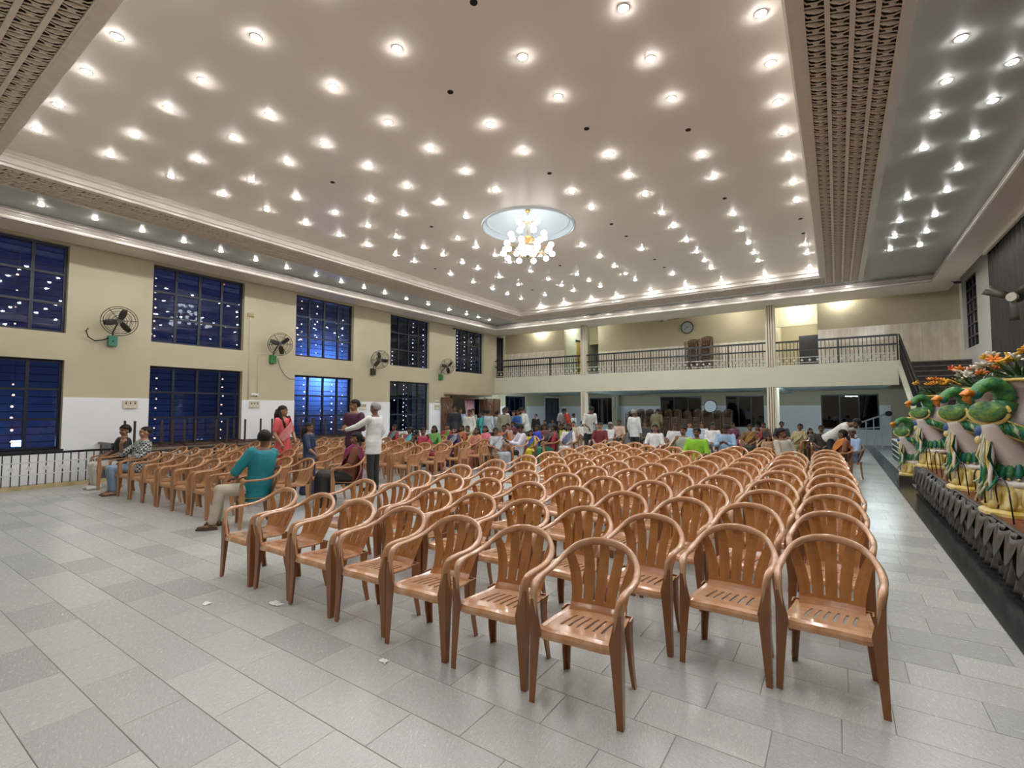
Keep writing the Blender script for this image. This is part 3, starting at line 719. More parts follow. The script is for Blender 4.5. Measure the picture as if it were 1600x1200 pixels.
# ---- carved double door folded back against the wall, pink curtains, the light behind
M_door = mat('carved_wood', (0.13, 0.058, 0.024), 0.35, (0.07, 0.03, 0.014), 3.0, 6, (1, 1, .25), bump=.2)
fr = structure(MB().box((XL - .25, 16.36, 0), (XL + .05, 16.46, 2.2)).box((XL - .25, 18.84, 0), (XL + .05, 18.94, 2.2)).box((XL - .25, 16.36, 2.1), (XL + .05, 18.94, 2.2)).build('trim_9', M_door))
structure(MB().box((XL, 15.95, 2.27), (XL + .22, 19.6, 2.36)).build('trim_10', mat('lintel_paint', (.45, .36, .24), .5)))
def leaf(y0, y1, lab, tilt=0.0):
    t = thing('door_leaf', lab, 'door', (XL + .06, (y0 + y1) / 2, 0), tilt, 'carved door leaves')
    w = (y1 - y0) / 2
    MB().box((0, -w, .01), (.04, w, 2.13)).build('panel_board', M_door, t)
    b = MB().box((.04, -w, .01), (.055, -w + .07, 2.13)).box((.04, w - .07, .01), (.055, w, 2.13)).box((.04, -w + .07, 2.05), (.055, w - .07, 2.13)).box((.04, -w + .07, .01), (.055, w - .07, .12)).box((.04, -w + .07, 1.0), (.055, w - .07, 1.1))
    b.build('stile_frame', M_door, t)
    for zc in (.55, 1.55):
        MB().ball((.042, 0, zc), (.03, w * .38, .26), 14, 8).build('carved_boss', M_door, t, True)
        MB().tube([(.05, w * .5 * math.cos(2 * PI * i / 20), zc + .36 * math.sin(2 * PI * i / 20)) for i in range(20)], .014, 6, close=True).build('carved_ring', M_door, t, True)
leaf(15.72, 16.36, 'carved dark wooden door leaf folded flat left of the doorway')
leaf(18.95, 19.55, 'carved dark wooden door leaf right of the doorway', .06)
leaf(19.6, 20.1, 'plain narrow door leaf at the balcony corner', -.05)
M_pink = mat('pink_curtain_cloth', (0.62, 0.35, 0.42), .8)
def cloth(y0, y1, X, z0, z1, folds, amp, sag, lab, m=M_pink, nm='curtain', cat='curtain', par=None):
    rows = []
    for i in range(16):
        v = i / 15; row = []
        for j in range(int(folds * 8) + 1):
            u = j / (folds * 8)
            yy = y0 + (y1 - y0) * u; pull = sag * math.sin(PI * min(1, v * 1.0)) * 0.5
            yy += pull * (1 - u if sag > 0 else u)
            row.append((X + amp * math.sin(u * folds * 2 * PI) * (.6 + .4 * v), yy, z1 + (z0 - z1) * v))
        rows.append(row)
    return tag(MB().sheet(rows, .006, V((1, 0, 0))).build(nm, m, smooth=True), lab, cat)
cloth(16.5, 17.1, XL - .45, .0, 2.1, 4, .03, -.3, 'pink curtain tied back at left of the doorway')
cloth(17.9, 18.7, XL - .45, .0, 2.1, 5, .03, .3, 'pink curtain tied back at right of the doorway')
structure(MB().box((XL - 1.6, 15.6, 0), (XL - 1.5, 16.9, 3)).box((XL - 1.6, 18.1, 0), (XL - 1.5, 20, 3)).box((XL - 1.6, 16.9, 2.0), (XL - 1.5, 18.1, 3)).build('wall_vestibule', M_cream))
make_window('window_30', 1.2, 1.3, 2, 2, 0, (XL - 1.5, 16.9, .7), PI / 2, G_blue, M_white, .0)
# plain dark doors under the balcony
dl = structure(MB().box((XL - .1, 24.85, 0), (XL - .05, 26.6, 2.28)).build('door_3', mat('navy_door', (.015, .022, .06), .3)))
for zc in (.6, 1.6):
    MB().box((XL - .05, 25.1, zc - .4), (XL - .035, 25.65, zc + .4)).build('door_panel', MATS['navy_door'], dl); MB().box((XL - .05, 25.8, zc - .4), (XL - .035, 26.35, zc + .4)).build('door_panel', MATS['navy_door'], dl)
structure(MB().box((XL - .14, 24.75, 0), (XL + .03, 24.85, 2.36)).box((XL - .14, 26.6, 0), (XL + .03, 26.7, 2.36)).box((XL - .14, 24.75, 2.28), (XL + .03, 26.7, 2.38)).build('trim_11', M_plain))
# ================================================================ railings
M_rail = mat('rail_black_enamel', (0.012, 0.013, 0.016), .3)
M_ribbon = mat('rail_white_bar', (0.62, 0.63, 0.62), .4)
def railing(x0, x1, Y, z0, z1, zm, zr, posts, lab):
    t = thing('balcony_railing', lab, 'railing', (x0, Y, z0), 0, 'balcony railings')
    w = x1 - x0
    MB().box((0, -.03, z1 - z0 - .045), (w, .03, z1 - z0 + .02)).build('top_rail', M_rail, t)
    MB().box((0, -.025, zm - z0 - .028), (w, .025, zm - z0 + .028)).build('mid_rail', M_rail, t)
    MB().box((0, -.012, zr - z0 - .012), (w, .012, zr - z0 + .012)).build('white_bar', M_ribbon, t)
    MB().box((0, -.012, .06), (w, .012, .08)).build('white_bar', M_ribbon, t)
    bl = MB().box((-.011, -.011, .0), (.011, .011, z1 - z0 - .04)).mesh('baluster', M_rail)
    dm = MB().box((-.035, -.012, -.035), (.035, .012, .035), Matrix.Rotation(PI / 4, 3, 'Y')).mesh('diamond', M_ribbon)
    k = int(w / .115)
    for i in range(1, k):
        put('baluster', bl, t, (w * i / k, 0, 0))
        if i % 2: put('diamond', dm, t, (w * i / k, 0, (zr - z0) * .5 + .03))
    po = MB().box((-.02, -.02, 0), (.02, .02, z1 - z0)).mesh('post', M_rail)
    for x in posts: put('post', po, t, (x - x0, 0, 0))
railing(XL, -9.62, YB + .10, 3.19, 4.06, 3.74, 3.50, [-14.3, -12.9, -11.2], 'black balcony railing with white bars, leftmost bay')
railing(-9.30, -2.10, YB + .10, 3.19, 4.06, 3.74, 3.50, [-8.0, -6.4, -4.8, -3.4], 'black balcony railing with white bars, wide middle bay')
railing(-1.80, 1.70, YB + .10, 3.19, 4.04, 3.73, 3.45, [0.1, 1.68], 'black balcony railing with white bars, bay at the stairs')
# low railing along the left wall, on a curb
t = thing('low_railing', 'low black railing with white bars and diamonds on yellowish curb by windows', 'railing', (-13.5, -1.6, 0))
MB().box((-.10, 0, 0), (.02, 5.6, .085)).build('curb', mat('yellow_curb', (.50, .42, .24), .6, (.36, .28, .15), 5), t)
MB().box((-.03, 0, .70), (.03, 5.6, .745)).build('top_rail', M_rail, t)
for z in (.30, .54): MB().box((-.012, 0, z - .011), (.012, 5.6, z + .011)).build('white_bar', M_ribbon, t)
bl = MB().box((-.008, -.008, .085), (.008, .008, .72)).mesh('baluster', M_rail); dm = MB().box((-.012, -.035, -.035), (.012, .035, .035), Matrix.Rotation(PI / 4, 3, 'X')).mesh('diamond', M_ribbon)
for i in range(44):
    put('baluster', bl, t, (0, .06 + i * .127, 0))
    if i % 2: put('diamond', dm, t, (.005, .06 + i * .127, .42))
t = thing('low_railing', 'short dark railing returning to the wall behind seated men', 'railing', (-14.36, 4.0, 0))
MB().box((0, -.03, .80), (.84, .03, .85)).build('top_rail', M_rail, t)
for i in range(10): MB().box((.03 + i * .088, -.008, 0), (.046 + i * .088, .008, .8)).build('baluster', M_rail, t)

# ================================================================ stairs at the right
M_step = mat('dark_stone_step', (0.035, 0.030, 0.030), .25, (0.06, 0.05, 0.048), 6)
M_nose = mat('step_nosing', (0.16, 0.14, 0.13), .3)
st = thing('staircase', 'dark stone staircase climbing to the balcony behind the urns', 'staircase', (0, 0, 0))
ns = 18; rise = 3.1 / ns; run = .385
for i in range(ns):
    y = YB - (ns - 1 - i) * run
    MB().box((1.80, y - run, max(0, (i - 1) * rise)), (XR - .01 if y - run > 15.75 else 2.98, y, (i + 1) * rise - .03)).build('step', M_step, st)
    MB().box((1.80, y - run - .015, (i + 1) * rise - .03), (XR - .01 if y - run > 15.75 else 2.98, y, (i + 1) * rise)).build('tread', M_nose, st)
y0, y1 = YB - ns * run, YB
b = MB(); prof = [(y0 - .2, 0), (y0 + .25, 0), (y1, 2.86), (y1, 3.19), (y1 - .1, 3.19)]
b.ring_loft([[(x, p[0], p[1]) for p in prof] for x in (1.66, 1.80)]); b.build('stringer', M_creamb, st)
rl = thing('stair_railing', 'dark blue-black stair railing sloping down from the balcony corner', 'railing', (1.72, YB, 0))
sl = 3.1 / (ns * run)
MB().tube([(0, 0, 4.03), (0, -ns * run, 4.03 - 3.1)], .025, 8).build('top_rail', M_rail, rl)
MB().tube([(0, 0, 3.72), (0, -ns * run, 3.72 - 3.1)], .018, 8).build('mid_rail', M_rail, rl)
bl = MB().box((-.008, -.008, 0), (.008, .008, .85)).mesh('baluster', M_rail)
for i in range(50): put('baluster', bl, rl, (0, -.06 - i * .137, 3.17 - (.06 + i * .137) * sl))
# black boards with pale edges under the stairs
for i in range(4):
    t = thing('black_board', 'black board with pale edge lying beside the stair foot, %s from floor' % ORD[i + 1], 'board', (1.60, 19.0, .01 + i * .16), 0, 'black boards beside the stairs')
    MB().box((-.12, -1.4, 0), (.04, 1.4, .12)).build('board', M_black, t); MB().box((-.13, -1.42, .12), (.04, 1.42, .145)).build('pale_edge', M_white, t)
# pale sloping handrail of the lower stair at the back
t = thing('back_handrail', 'pale grey sloping handrail with dark end knob by back window', 'handrail', (0, 25.6, 0))
pA, pB = at_y(1325, 667, 25.6), at_y(1384, 647, 25.6)
M_pale = mat('pale_grey_enamel', (.42, .45, .46), .4)
MB().tube([(pA.x, 0, pA.z), (pB.x, 0, pB.z)], .035, 8).build('rail', M_pale, t)
MB().tube([(pA.x, 0, pA.z - .10), (pB.x - .05, 0, pA.z + .02)], .025, 8).build('lower_rail', M_pale, t)
for k in range(5):
    x = pA.x + (pB.x - pA.x) * (k + .4) / 5; z = pA.z + (pB.z - pA.z) * (k + .4) / 5
    MB().box((x - .02, -.02, 0), (x + .02, .02, z)).build('post', M_pale, t)
MB().ball((pB.x + .10, 0, pB.z + .02), (.13, .09, .11), 12, 8).build('end_knob', M_black, t, True)

# ================================================================ stage, skirt, curtain
M_plank = mat('red_stage_plank', (0.20, 0.05, 0.028), .45, (0.13, 0.03, 0.018), 5, 4, (6, .5, 1))
stage = thing('stage', 'low stage with red wooden planks along the right wall', 'stage', (0, 0, 0))
MB().box((1.34, YN + .03, 0), (3.0, 12.3, .515)).build('stage_base', M_black, stage)
for i in range(14):
    x = 1.30 + i * .123
    MB().box((x, YN + .03, .515), (x + .118, 12.32, .55)).build('plank', M_plank, stage)
M_skirt = mat('grey_satin', (0.062, 0.056, 0.05), .34, (0.044, 0.039, 0.035), 8)
def skirt_sheet(y0, y1, X, z0, z1, per, amp, name, par, m, hem=.0, gather=.35, seed=1, cols_per=9, rows_n=14):
    rnd = random.Random(seed); k = max(1, int((y1 - y0) / per)); ph = [rnd.uniform(.6, 1.3) for _ in range(k + 2)]
    rows = []
    nC = k * cols_per
    for i in range(rows_n):
        v = i / (rows_n - 1); row = []
        for j in range(nC + 1):
            u = j / nC * k; a = ph[int(u)] * (1 - (u % 1)) + ph[int(u) + 1] * (u % 1)
            x = X - amp * a * (gather + (1 - gather) * v) * (.5 - .5 * math.cos(u * 2 * PI)) - .04 * v * v
            zb = z0 + hem * (.5 - .5 * math.cos(u * 2 * PI + .8)) * a
            row.append((x, y0 + (y1 - y0) * j / nC + .02 * math.sin(u * 5.1) * v, z1 + (zb - z1) * v))
        rows.append(row)
    return MB().sheet(rows, .004, V((1, 0, 0))).build(name, m, par, True)
sk = thing('stage_skirt', 'grey satin skirt gathered in swags along the stage front', 'stage skirt', (0, 0, 0))
skirt_sheet(YN, 12.3, 1.315, .03, .55, .19, .07, 'skirt_cloth', sk, M_skirt, .03)
for i in range(34):        # tapering swag tails hanging over the cloth
    y = 12.1 - i * .34; rows = []; rnd = random.Random(i); L = rnd.uniform(.38, .53); W_ = rnd.uniform(.09, .15); sk_ = rnd.uniform(-.06, .10)
    for r in range(9):
        v = r / 8; wv = W_ * (1 - .2 * v)
        rows.append([(1.262 - .03 * math.sin(PI * v) + .030 * math.sin(c / 6 * PI * 3 + i), y + (c / 6 - .5) * 2 * wv + sk_ * v, .545 - L * v * (.72 + .28 * (c / 6 if i % 3 else 1 - c / 6) ** 1.4)) for c in range(7)])
    MB().sheet(rows, .005, V((-1, 0, 0))).build('swag_tail', M_skirt, sk, True)
for i in range(30):
    y = 12.2 - i * .36; rows = []
    for r in range(5):
        rows.append([(1.262 - .045 * math.sin(PI * c / 8) - .012 * r, y - .36 * c / 8, .55 - .015 * r - (.05 + .045 * r) * math.sin(PI * c / 8)) for c in range(9)])
    MB().sheet(rows, .005, V((-1, 0, 0))).build('swag', M_skirt, sk, True)
MB().tube([(1.27, YN, .552), (1.27, 12.32, .552)], .02, 6).build('top_hem', M_skirt, sk)
M_curt = mat('grey_stage_curtain', (0.034, 0.030, 0.027), .7, (0.026, 0.023, 0.021), 4)
rows = []
nC = 420; rnd = random.Random(3); offs = [rnd.uniform(-.02, .02) for _ in range(80)]
for i in range(8):
    v = i / 7
    rows.append([(3.10 + .055 * math.sin(j / nC * 62 * 2 * PI + 1.5 * math.sin(j * .13)) * (.7 + .3 * v) + .02 * math.sin(j * .05), YN + (15.7 - YN) * j / nC, 5.36 + (.56 - 5.36) * v) for j in range(nC + 1)])
tag(MB().sheet(rows, .006, V((1, 0, 0))).build('stage_curtain', M_curt, smooth=True), 'tall dark grey pleated curtain behind the stage', 'curtain')
structure(MB().box((3.0, YN, 5.30), (3.06, 15.72, 5.40)).build('trim_12', M_soff))
# wire hoops along the stage edge
for i in range(9):
    y = 4.75 + i * .92; pts = [(1.33, y - .24 + .0, .55)] + [(1.33 - .02, y - .24 * math.cos(PI * k / 10), .80 + .14 * math.sin(PI * k / 10)) for k in range(11)] + [(1.33, y + .24, .55)]
    tag(MB().tube(pts, .007, 6).build('wire_hoop', M_black, smooth=True), 'thin black wire arch on the stage edge, %s from near end' % ORD[i + 1], 'wire arch', 'wire arches on the stage edge')
# fan over the stage in front of the curtain
c = at_x(1582, 464, 2.65)
t = thing('stage_fan', 'stage fan with pale round cap in front of grey curtain', 'fan', c)
ax = V((-.55, -.8, -.1)).normalized()
MB().cyl((0, 0, 0) - ax * .02 if False else V((0, 0, 0)), ax * .05, .085, .075, 20).build('cap', mat('cap_cream', (.55, .52, .46), .4), t)
MB().cyl(-ax * .18, V((0, 0, 0)), .10, .09, 14).build('motor', M_grey, t)
u = ax.orthogonal().normalized(); w = ax.cross(u)
for k in range(3):
    a = 2 * PI * k / 3 + .9; d = u * math.cos(a) + w * math.sin(a); e = ax.cross(d)
    MB().sheet([[d * r + e * (s * (.05 + .09 * r)) + ax * (.01 + .03 * s) for s in (-1, 0, 1)] for r in (.08, .2, .32, .42)], .005, ax).build('blade', mat('olive_blade', (.05, .045, .03), .4), t, True)
MB().tube([-ax * .15, V((.2, .05, .1)), V((.46, .1, .2))], .02, 8).build('arm', M_grey, t)

# ================================================================ peacock urns with flowers
M_urn = mat('urn_white_enamel', (0.80, 0.75, 0.72), .25, (0.68, 0.60, 0.57), 3)
M_yel = mat('urn_yellow', (0.62, 0.42, 0.06), .38, (0.70, 0.60, 0.30), 9)
M_grn = mat('urn_green', (0.012, 0.14, 0.075), .35, (0.10, 0.27, 0.06), 14, bump=.8, bscale=45)
M_tea = mat('urn_blue_green', (0.01, 0.12, 0.14), .35, (0.02, 0.22, 0.10), 18)
M_cre = mat('urn_cream_green', (0.42, 0.52, 0.34), .4, (0.60, 0.58, 0.40), 10)
M_blu = mat('urn_blue', (0.03, 0.09, 0.25), .4)
M_ora = mat('beak_orange', (0.65, 0.22, 0.02), .4)
def make_urn(label, loc, rotz, sc):
    t = thing('peacock_urn', label, 'urn', loc, rotz, 'peacock urns along the stage'); t.scale = (sc, sc, sc)
    oc = lambda r, z: [(r * math.cos(2 * PI * (i + .5) / 8), r * math.sin(2 * PI * (i + .5) / 8), z) for i in range(8)]
    MB().ring_loft([oc(.27, 0), oc(.27, .03), oc(.24, .055)]).build('plinth', M_yel, t)
    bs = MB().lathe([(.20, .05), (.17, .10), (.14, .18), (.16, .25), (.13, .27)], 18).build('foot', M_yel, t, True)
    for i in range(9):       # acanthus leaves curling off the foot
        a = 2 * PI * i / 9; c, s = math.cos(a), math.sin(a)
        MB().tube([(.12 * c, .12 * s, .26), (.17 * c, .17 * s, .20), (.17 * c, .17 * s, .12), (.215 * c, .215 * s, .075), (.235 * c, .235 * s, .10)], [.03, .045, .05, .04, .015], 8).build('leaf', M_yel, bs, True)
    ox, oy = .05, .02
    MB().tube([(ox + .155 * math.cos(2 * PI * i / 24), oy + .155 * math.sin(2 * PI * i / 24), .295) for i in range(24)], .036, 8, close=True).build('white_collar', M_urn, t, True)
    MB().tube(catmull([(-.19, -.135, .90), (-.12, -.085, .76), (-.03, -.03, .60), (.035, .01, .46), (.05, .02, .36), (.05, .02, .28)], 3), [.085 + .04 * min(1, i / 6) + .018 * max(0, (i - 10) / 5) for i in range(16)], 16).build('bird_body', M_urn, t, True)
    MB().lathe([(.04, .70), (.12, .76), (.165, .85), (.155, .93), (.118, 1.02), (.115, 1.10), (.16, 1.20), (.238, 1.285), (.226, 1.285), (.14, 1.19), (.10, 1.10)], 28, (.10, .07, 0)).build('vase_body', M_urn, t, True)
    MB().tube([(.10 + .235 * math.cos(2 * PI * i / 28), .07 + .235 * math.sin(2 * PI * i / 28), 1.285) for i in range(28)], .017, 8, close=True).build('rim', M_yel, t, True)
    for i in range(16):      # leaf skirt low on the body, yellow tipped
        a = 2 * PI * i / 16; c, s = math.cos(a), math.sin(a)
        MB().tube([(ox + .11 * c, oy + .11 * s, .55), (ox + .140 * c, oy + .140 * s, .47), (ox + .160 * c, oy + .160 * s, .39), (ox + .175 * c, oy + .175 * s, .335)], [.008, .026, .032, .010], 8).build('skirt_leaf', M_tea if i % 2 else M_grn, t, True)
        MB().ball((ox + .178 * c, oy + .178 * s, .345), (.014, .014, .014), 8, 6).build('leaf_tip', M_yel, t, True)
    # scalloped tail sweeping from under the wing down across the front to the far side
    sweep = lambda q, dz=0, dr=0: V(((.205 + dr) * math.cos(math.radians(212 + 128 * q)) + .04 * q, (.205 + dr) * math.sin(math.radians(212 + 128 * q)) + .03 * q, .885 - .27 * q + .05 * q * q + dz))
    MB().tube([sweep(i / 14) for i in range(15)], [.035 + .025 * math.sin(PI * i / 14) for i in range(15)], 10).build('tail', M_grn, t, True)
    for i in range(11):
        q = .06 + i / 12; p = sweep(q, .0, .012)
        MB().tube([p + V((0, 0, .055)), sweep(q + .03, .01, .05), sweep(q + .08, -.055, .035)], [.010, .022, .006], 6).build('tail_feather', (M_tea, M_grn, M_tea, M_cre)[i % 4], t, True)
    MB().tube([sweep(i / 14, .065) for i in range(15)], .012, 6).build('tail_edge', M_yel, t, True)
    MB().tube([sweep(i / 14, -.065) for i in range(15)], .012, 6).build('tail_edge', M_yel, t, True)
    nk = catmull([(-.20, -.14, .90), (-.10, -.085, .99), (-.055, -.06, 1.11), (-.10, -.09, 1.21), (-.19, -.145, 1.245), (-.275, -.195, 1.205), (-.315, -.22, 1.15)], 3)
    MB().tube(nk, [.075, .085, .092, .096, .098, .096, .092, .088, .084, .08, .076, .072, .068, .064, .060, .057, .055, .053, .050], 12).build('peacock_neck', M_grn, t, True)
    MB().ball((-.315, -.22, 1.15), (.058, .052, .052), 12, 8).build('peacock_head', M_tea, t, True)
    MB().tube([(-.32, -.225, 1.15), (-.385, -.265, 1.165), (-.425, -.29, 1.145), (-.395, -.27, 1.115), (-.36, -.245, 1.06)], [.036, .038, .028, .036, .012], 8).build('beak', M_ora, t, True)
    Rw = Matrix.Rotation(math.radians(-34 + 90), 3, 'Z')
    wc = V((-.235, -.20, .985))
    MB().ball(wc, (.05, .135, .098), 16, 10, Rw @ Matrix.Rotation(.0, 3, 'X')).build('wing', mat('urn_leaf_green', (.22, .34, .04), .4, (.01, .14, .10), 22, bump=1.0, bscale=40), t, True)
    MB().tube([wc + Rw @ V((.035, .150 * math.cos(a), .112 * math.sin(a) - .005)) for a in [math.radians(150 + 215 * i / 16) for i in range(17)]], [.013 + .008 * math.sin(PI * i / 16) for i in range(17)], 8).build('wing_edge', M_yel, t, True)
    for k in range(5):
        MB().tube([wc + Rw @ V((.045, .10 - .05 * k, .03 - .01 * k)), wc + Rw @ V((.052, .07 - .05 * k, -.03)), wc + Rw @ V((.03, .05 - .05 * k, -.085))], [.006, .013, .005], 6).build('wing_feather', M_tea, t, True)
    for i in range(20):      # long robe of hanging feathers behind the bird
        a = math.radians(112 + i * 5.4); c, s = math.cos(a), math.sin(a); m = (M_cre, M_grn, M_cre, M_yel, M_urn, M_tea, M_cre)[i % 7]; w_ = .022 * ((i * 2) % 3) + .01 * math.sin(i * 3.7); zl = .10 + .22 * ((i * 7) % 5) / 5
        MB().tube([(.13 * c, .13 * s, .90), (.20 * c, .20 * s, .80), ((.215 + w_) * c, (.215 + w_) * s, .55), ((.235 - w_) * c, (.235 - w_) * s, .36), ((.25 + w_) * c, (.25 + w_) * s, zl)], [.008, .013 + .006 * (i % 2), .017, .016, .009], 7).build('robe_strand', m, t, True)
    MB().ball((-.20, .07, .78), (.06, .05, .07), 10, 8).build('robe_jewel', M_blu, t, True)
    MB().ball((-.23, .05, .70), (.035, .035, .045), 10, 8).build('robe_jewel', M_yel, t, True)
    return t
M_leaf = mat('flower_leaf', (0.035, 0.09, 0.02), .5); FL = [mat('flower_yellow', (.72, .40, .02), .5), mat('flower_orange', (.70, .20, .02), .5), mat('flower_white', (.75, .72, .65), .5), mat('flower_red', (.45, .06, .02), .5)]
def petal_flower(m, r):
    b = MB()
    for k in range(6):
        a = 2 * PI * k / 6; c, s = math.cos(a), math.sin(a)
        b.ball((r * .55 * c, r * .55 * s, r * .15), (r * .5, r * .26, r * .16), 8, 4, Matrix.Rotation(a, 3, 'Z') @ Matrix.Rotation(-.4, 3, 'Y'))
    b.ball((0, 0, r * .12), r * .22, 6, 4)
    return b.mesh('flower', m, True)
fl_me = [petal_flower(m, .05) for m in FL]
lf = MB(); lf.sheet([[(-.022 * math.sin(PI * i / 5), i * .05, .01 * i), (0, i * .05, .014 * i), (.022 * math.sin(PI * i / 5), i * .05, .01 * i)] for i in range(6)], .002, V((0, 0, 1))); leaf_me = lf.mesh('leaf', M_leaf, True)
def bouquet(label, loc, sc, seed, mix):
    rnd = random.Random(seed)
    t = thing('flower_bouquet', label, 'flowers', loc, 0, 'bouquets in the urns'); t.scale = (sc, sc, sc)
    MB().ball((0, 0, .02), (.17, .17, .07), 12, 6).build('foliage_pad', M_leaf, t, True)
    for i in range(22):
        a = rnd.uniform(0, 2 * PI); o = put('leaf', leaf_me, t, (.06 * math.cos(a), .06 * math.sin(a), .04)); o.rotation_euler = (rnd.uniform(-.2, .5), 0, a - PI / 2)
    for i in range(26):
        a = rnd.uniform(0, 2 * PI); r = rnd.uniform(.04, .33); z = .25 - r * .25 + rnd.uniform(0, .12)
        o = put('flower', fl_me[rnd.choice(mix)], t, (r * math.cos(a), r * math.sin(a), z)); o.rotation_euler = (rnd.uniform(-.7, .7), rnd.uniform(-.7, .7), a); k = rnd.uniform(1.0, 1.6); o.scale = (k, k, k)
        MB().tube([(0, 0, 0), (r * .5 * math.cos(a), r * .5 * math.sin(a), z * .6), (r * math.cos(a), r * math.sin(a), z)], .004, 4).build('stem', M_leaf, t)
for i, (x, y, sc, z, lab, mix) in enumerate([(1.48, 6.95, 1.06, .55, 'nearest to the camera', [0, 0, 0, 1, 2]), (1.48, 8.80, 1.04, .55, 'second from the camera', [3, 2, 2, 1]), (1.46, 11.75, 1.02, .55, 'third from the camera', [0, 0, 0, 1, 3]), (1.36, 13.85, .98, .16, 'farthest and lowest, at the stage end', [3, 3, 1])]):
    make_urn('white urn with green peacock and yellow foot, ' + lab, (x, y, z), math.radians(5), sc)
    bouquet('bunch of %s flowers in the urn %s' % (['yellow and orange', 'red and white', 'yellow and red', 'small red'][i], lab), (x + .10 * sc, y + .07 * sc, z + 1.265 * sc), 1.0 if i < 3 else .5, i + 5, mix)
MB_box = MB().box((1.08, 13.57, 0), (1.64, 14.13, .16)); tag(MB_box.build('urn_stand', M_skirt), 'cloth covered block under the farthest urn', 'stand')

# ================================================================ upside-down tables stacked by the left windows
M_ttop = mat('worn_table_board', (0.23, 0.19, 0.14), .5, (0.12, 0.10, 0.075), 3, 6, (1, .3, 1)); M_tleg = mat('table_leg_steel', (0.055, 0.03, 0.022), .45)
def table(label, x, y, z, L, W, leg, up):
    t = thing('folding_table', label, 'table', (x, y, z), 0, 'tables stacked face to face by the windows')
    s = 1 if up else -1        # up: legs point into the air
    f = lambda a, c: (min(s * a, s * c), max(s * a, s * c))
    z0, z1 = f(0, .03); MB().box((-W / 2, -L / 2, z0), (W / 2, L / 2, z1)).build('table_top', M_ttop, t)
    z0, z1 = f(.03, .07)
    MB().box((-W / 2, -L / 2, z0), (-W / 2 + .03, L / 2, z1)).box((W / 2 - .03, -L / 2, z0), (W / 2, L / 2, z1)).box((-W / 2 + .03, -L / 2, z0), (W / 2 - .03, -L / 2 + .03, z1)).box((-W / 2 + .03, L / 2 - .03, z0), (W / 2 - .03, L / 2, z1)).build('apron', M_tleg, t)
    lm = MB().cyl((0, 0, s * .03), (0, 0, s * leg), .026, n=8).mesh('leg', M_tleg)
    for sx in (-1, 1):
        for sy in (-1, 1): put('leg', lm, t, (sx * (W / 2 - .07), sy * (L / 2 - .22), 0))
    br = MB().tube([(-W / 2 + .07, 0, s * .10), (W / 2 - .07, 0, s * .10)], .012, 6).mesh('brace', M_tleg)
    for sy in (-1, 1): put('brace', br, t, (0, sy * (L / 2 - .22), 0))
for i, y in enumerate([4.75, 6.0, 7.25, 8.5, 9.75]):
    table('upright table under the left windows carrying an upturned one, %s from near end' % ORD[i + 1], -13.75, y, .68, 1.2, .75, .68, False)
    table('upturned table with legs in the air, %s from near end by the windows' % ORD[i + 1], -13.75 + .05 * (i % 2), y, .681, 1.2, .75, .66, True)

# ================================================================ clock, round white disc, ceiling fan on the balcony
M_clockface = mat('clock_face', (0.42, 0.47, 0.50), .3)
t = thing('wall_clock', 'round wall clock with grey face and dark rim above stacked chairs', 'clock', (-5.5, 22.29, 5.29))
R_ = .26
circle = lambda r, y: [(r * math.cos(2 * PI * i / 32), y, r * math.sin(2 * PI * i / 32)) for i in range(32)]
MB().ring_loft([circle(R_ - .02, 0), circle(R_ - .02, -.02)]).build('dial', M_clockface, t)
MB().tube([(R_ * math.cos(2 * PI * i / 32), -.02, R_ * math.sin(2 * PI * i / 32)) for i in range(32)], .024, 8, close=True).build('rim', mat('clock_rim', (.05, .06, .06), .35), t, True)
for i in range(12):
    a = 2 * PI * i / 12
    MB().box((-.006, -.024, .185), (.006, -.02, .225), Matrix.Rotation(a, 3, 'Y')).build('hour_mark', M_black, t)
MB().box((-.008, -.03, -.02), (.008, -.026, .17), Matrix.Rotation(math.radians(237), 3, 'Y')).build('minute_hand', M_black, t)
MB().box((-.009, -.034, -.02), (.009, -.03, .12), Matrix.Rotation(math.radians(78), 3, 'Y')).build('hour_hand', M_black, t)
MB().cyl((0, -.036, 0), (0, -.02, 0), .014, n=10).build('pin', M_black, t)
p = at_y(1110, 635, 24.0)
t = thing('round_board', 'round pale blue-white disc with dark rim standing before the chair stacks', 'disc', (p.x, 24.0, 0))
circle2 = lambda r, y: [(r * math.cos(2 * PI * i / 32), y, p.z + r * math.sin(2 * PI * i / 32)) for i in range(32)]
MB().ring_loft([circle2(.27, 0), circle2(.27, -.03)]).build('disc', mat('pale_disc', (.62, .72, .76), .4), t)
MB().tube(circle2(.28, -.015), .02, 8, close=True).build('rim', M_black, t, True)
MB().cyl((0, .02, 0), (0, .02, p.z - .25), .02, n=8).build('pole', M_black, t)
MB().lathe([(.22, 0), (.21, .03), (.03, .05)], 16).build('base', M_black, t)
t = thing('ceiling_fan', 'ceiling fan under the balcony roof beside the clock', 'fan', (-6.25, 21.5, 5.62))
MB().cyl((0, 0, 0), (0, 0, .33), .012, n=8).build('down_rod', M_white, t); MB().lathe([(.02, -.06), (.09, -.04), (.09, .02), (.03, .05)], 14).build('motor', M_white, t)
for k in range(3):
    a = 2 * PI * k / 3 + .15; MB().box((.09, -.055, -.012), (.58, .055, -.004), Matrix.Rotation(a, 3, 'Z')).build('blade', mat('fan_blade_brown', (.10, .08, .06), .5), t)
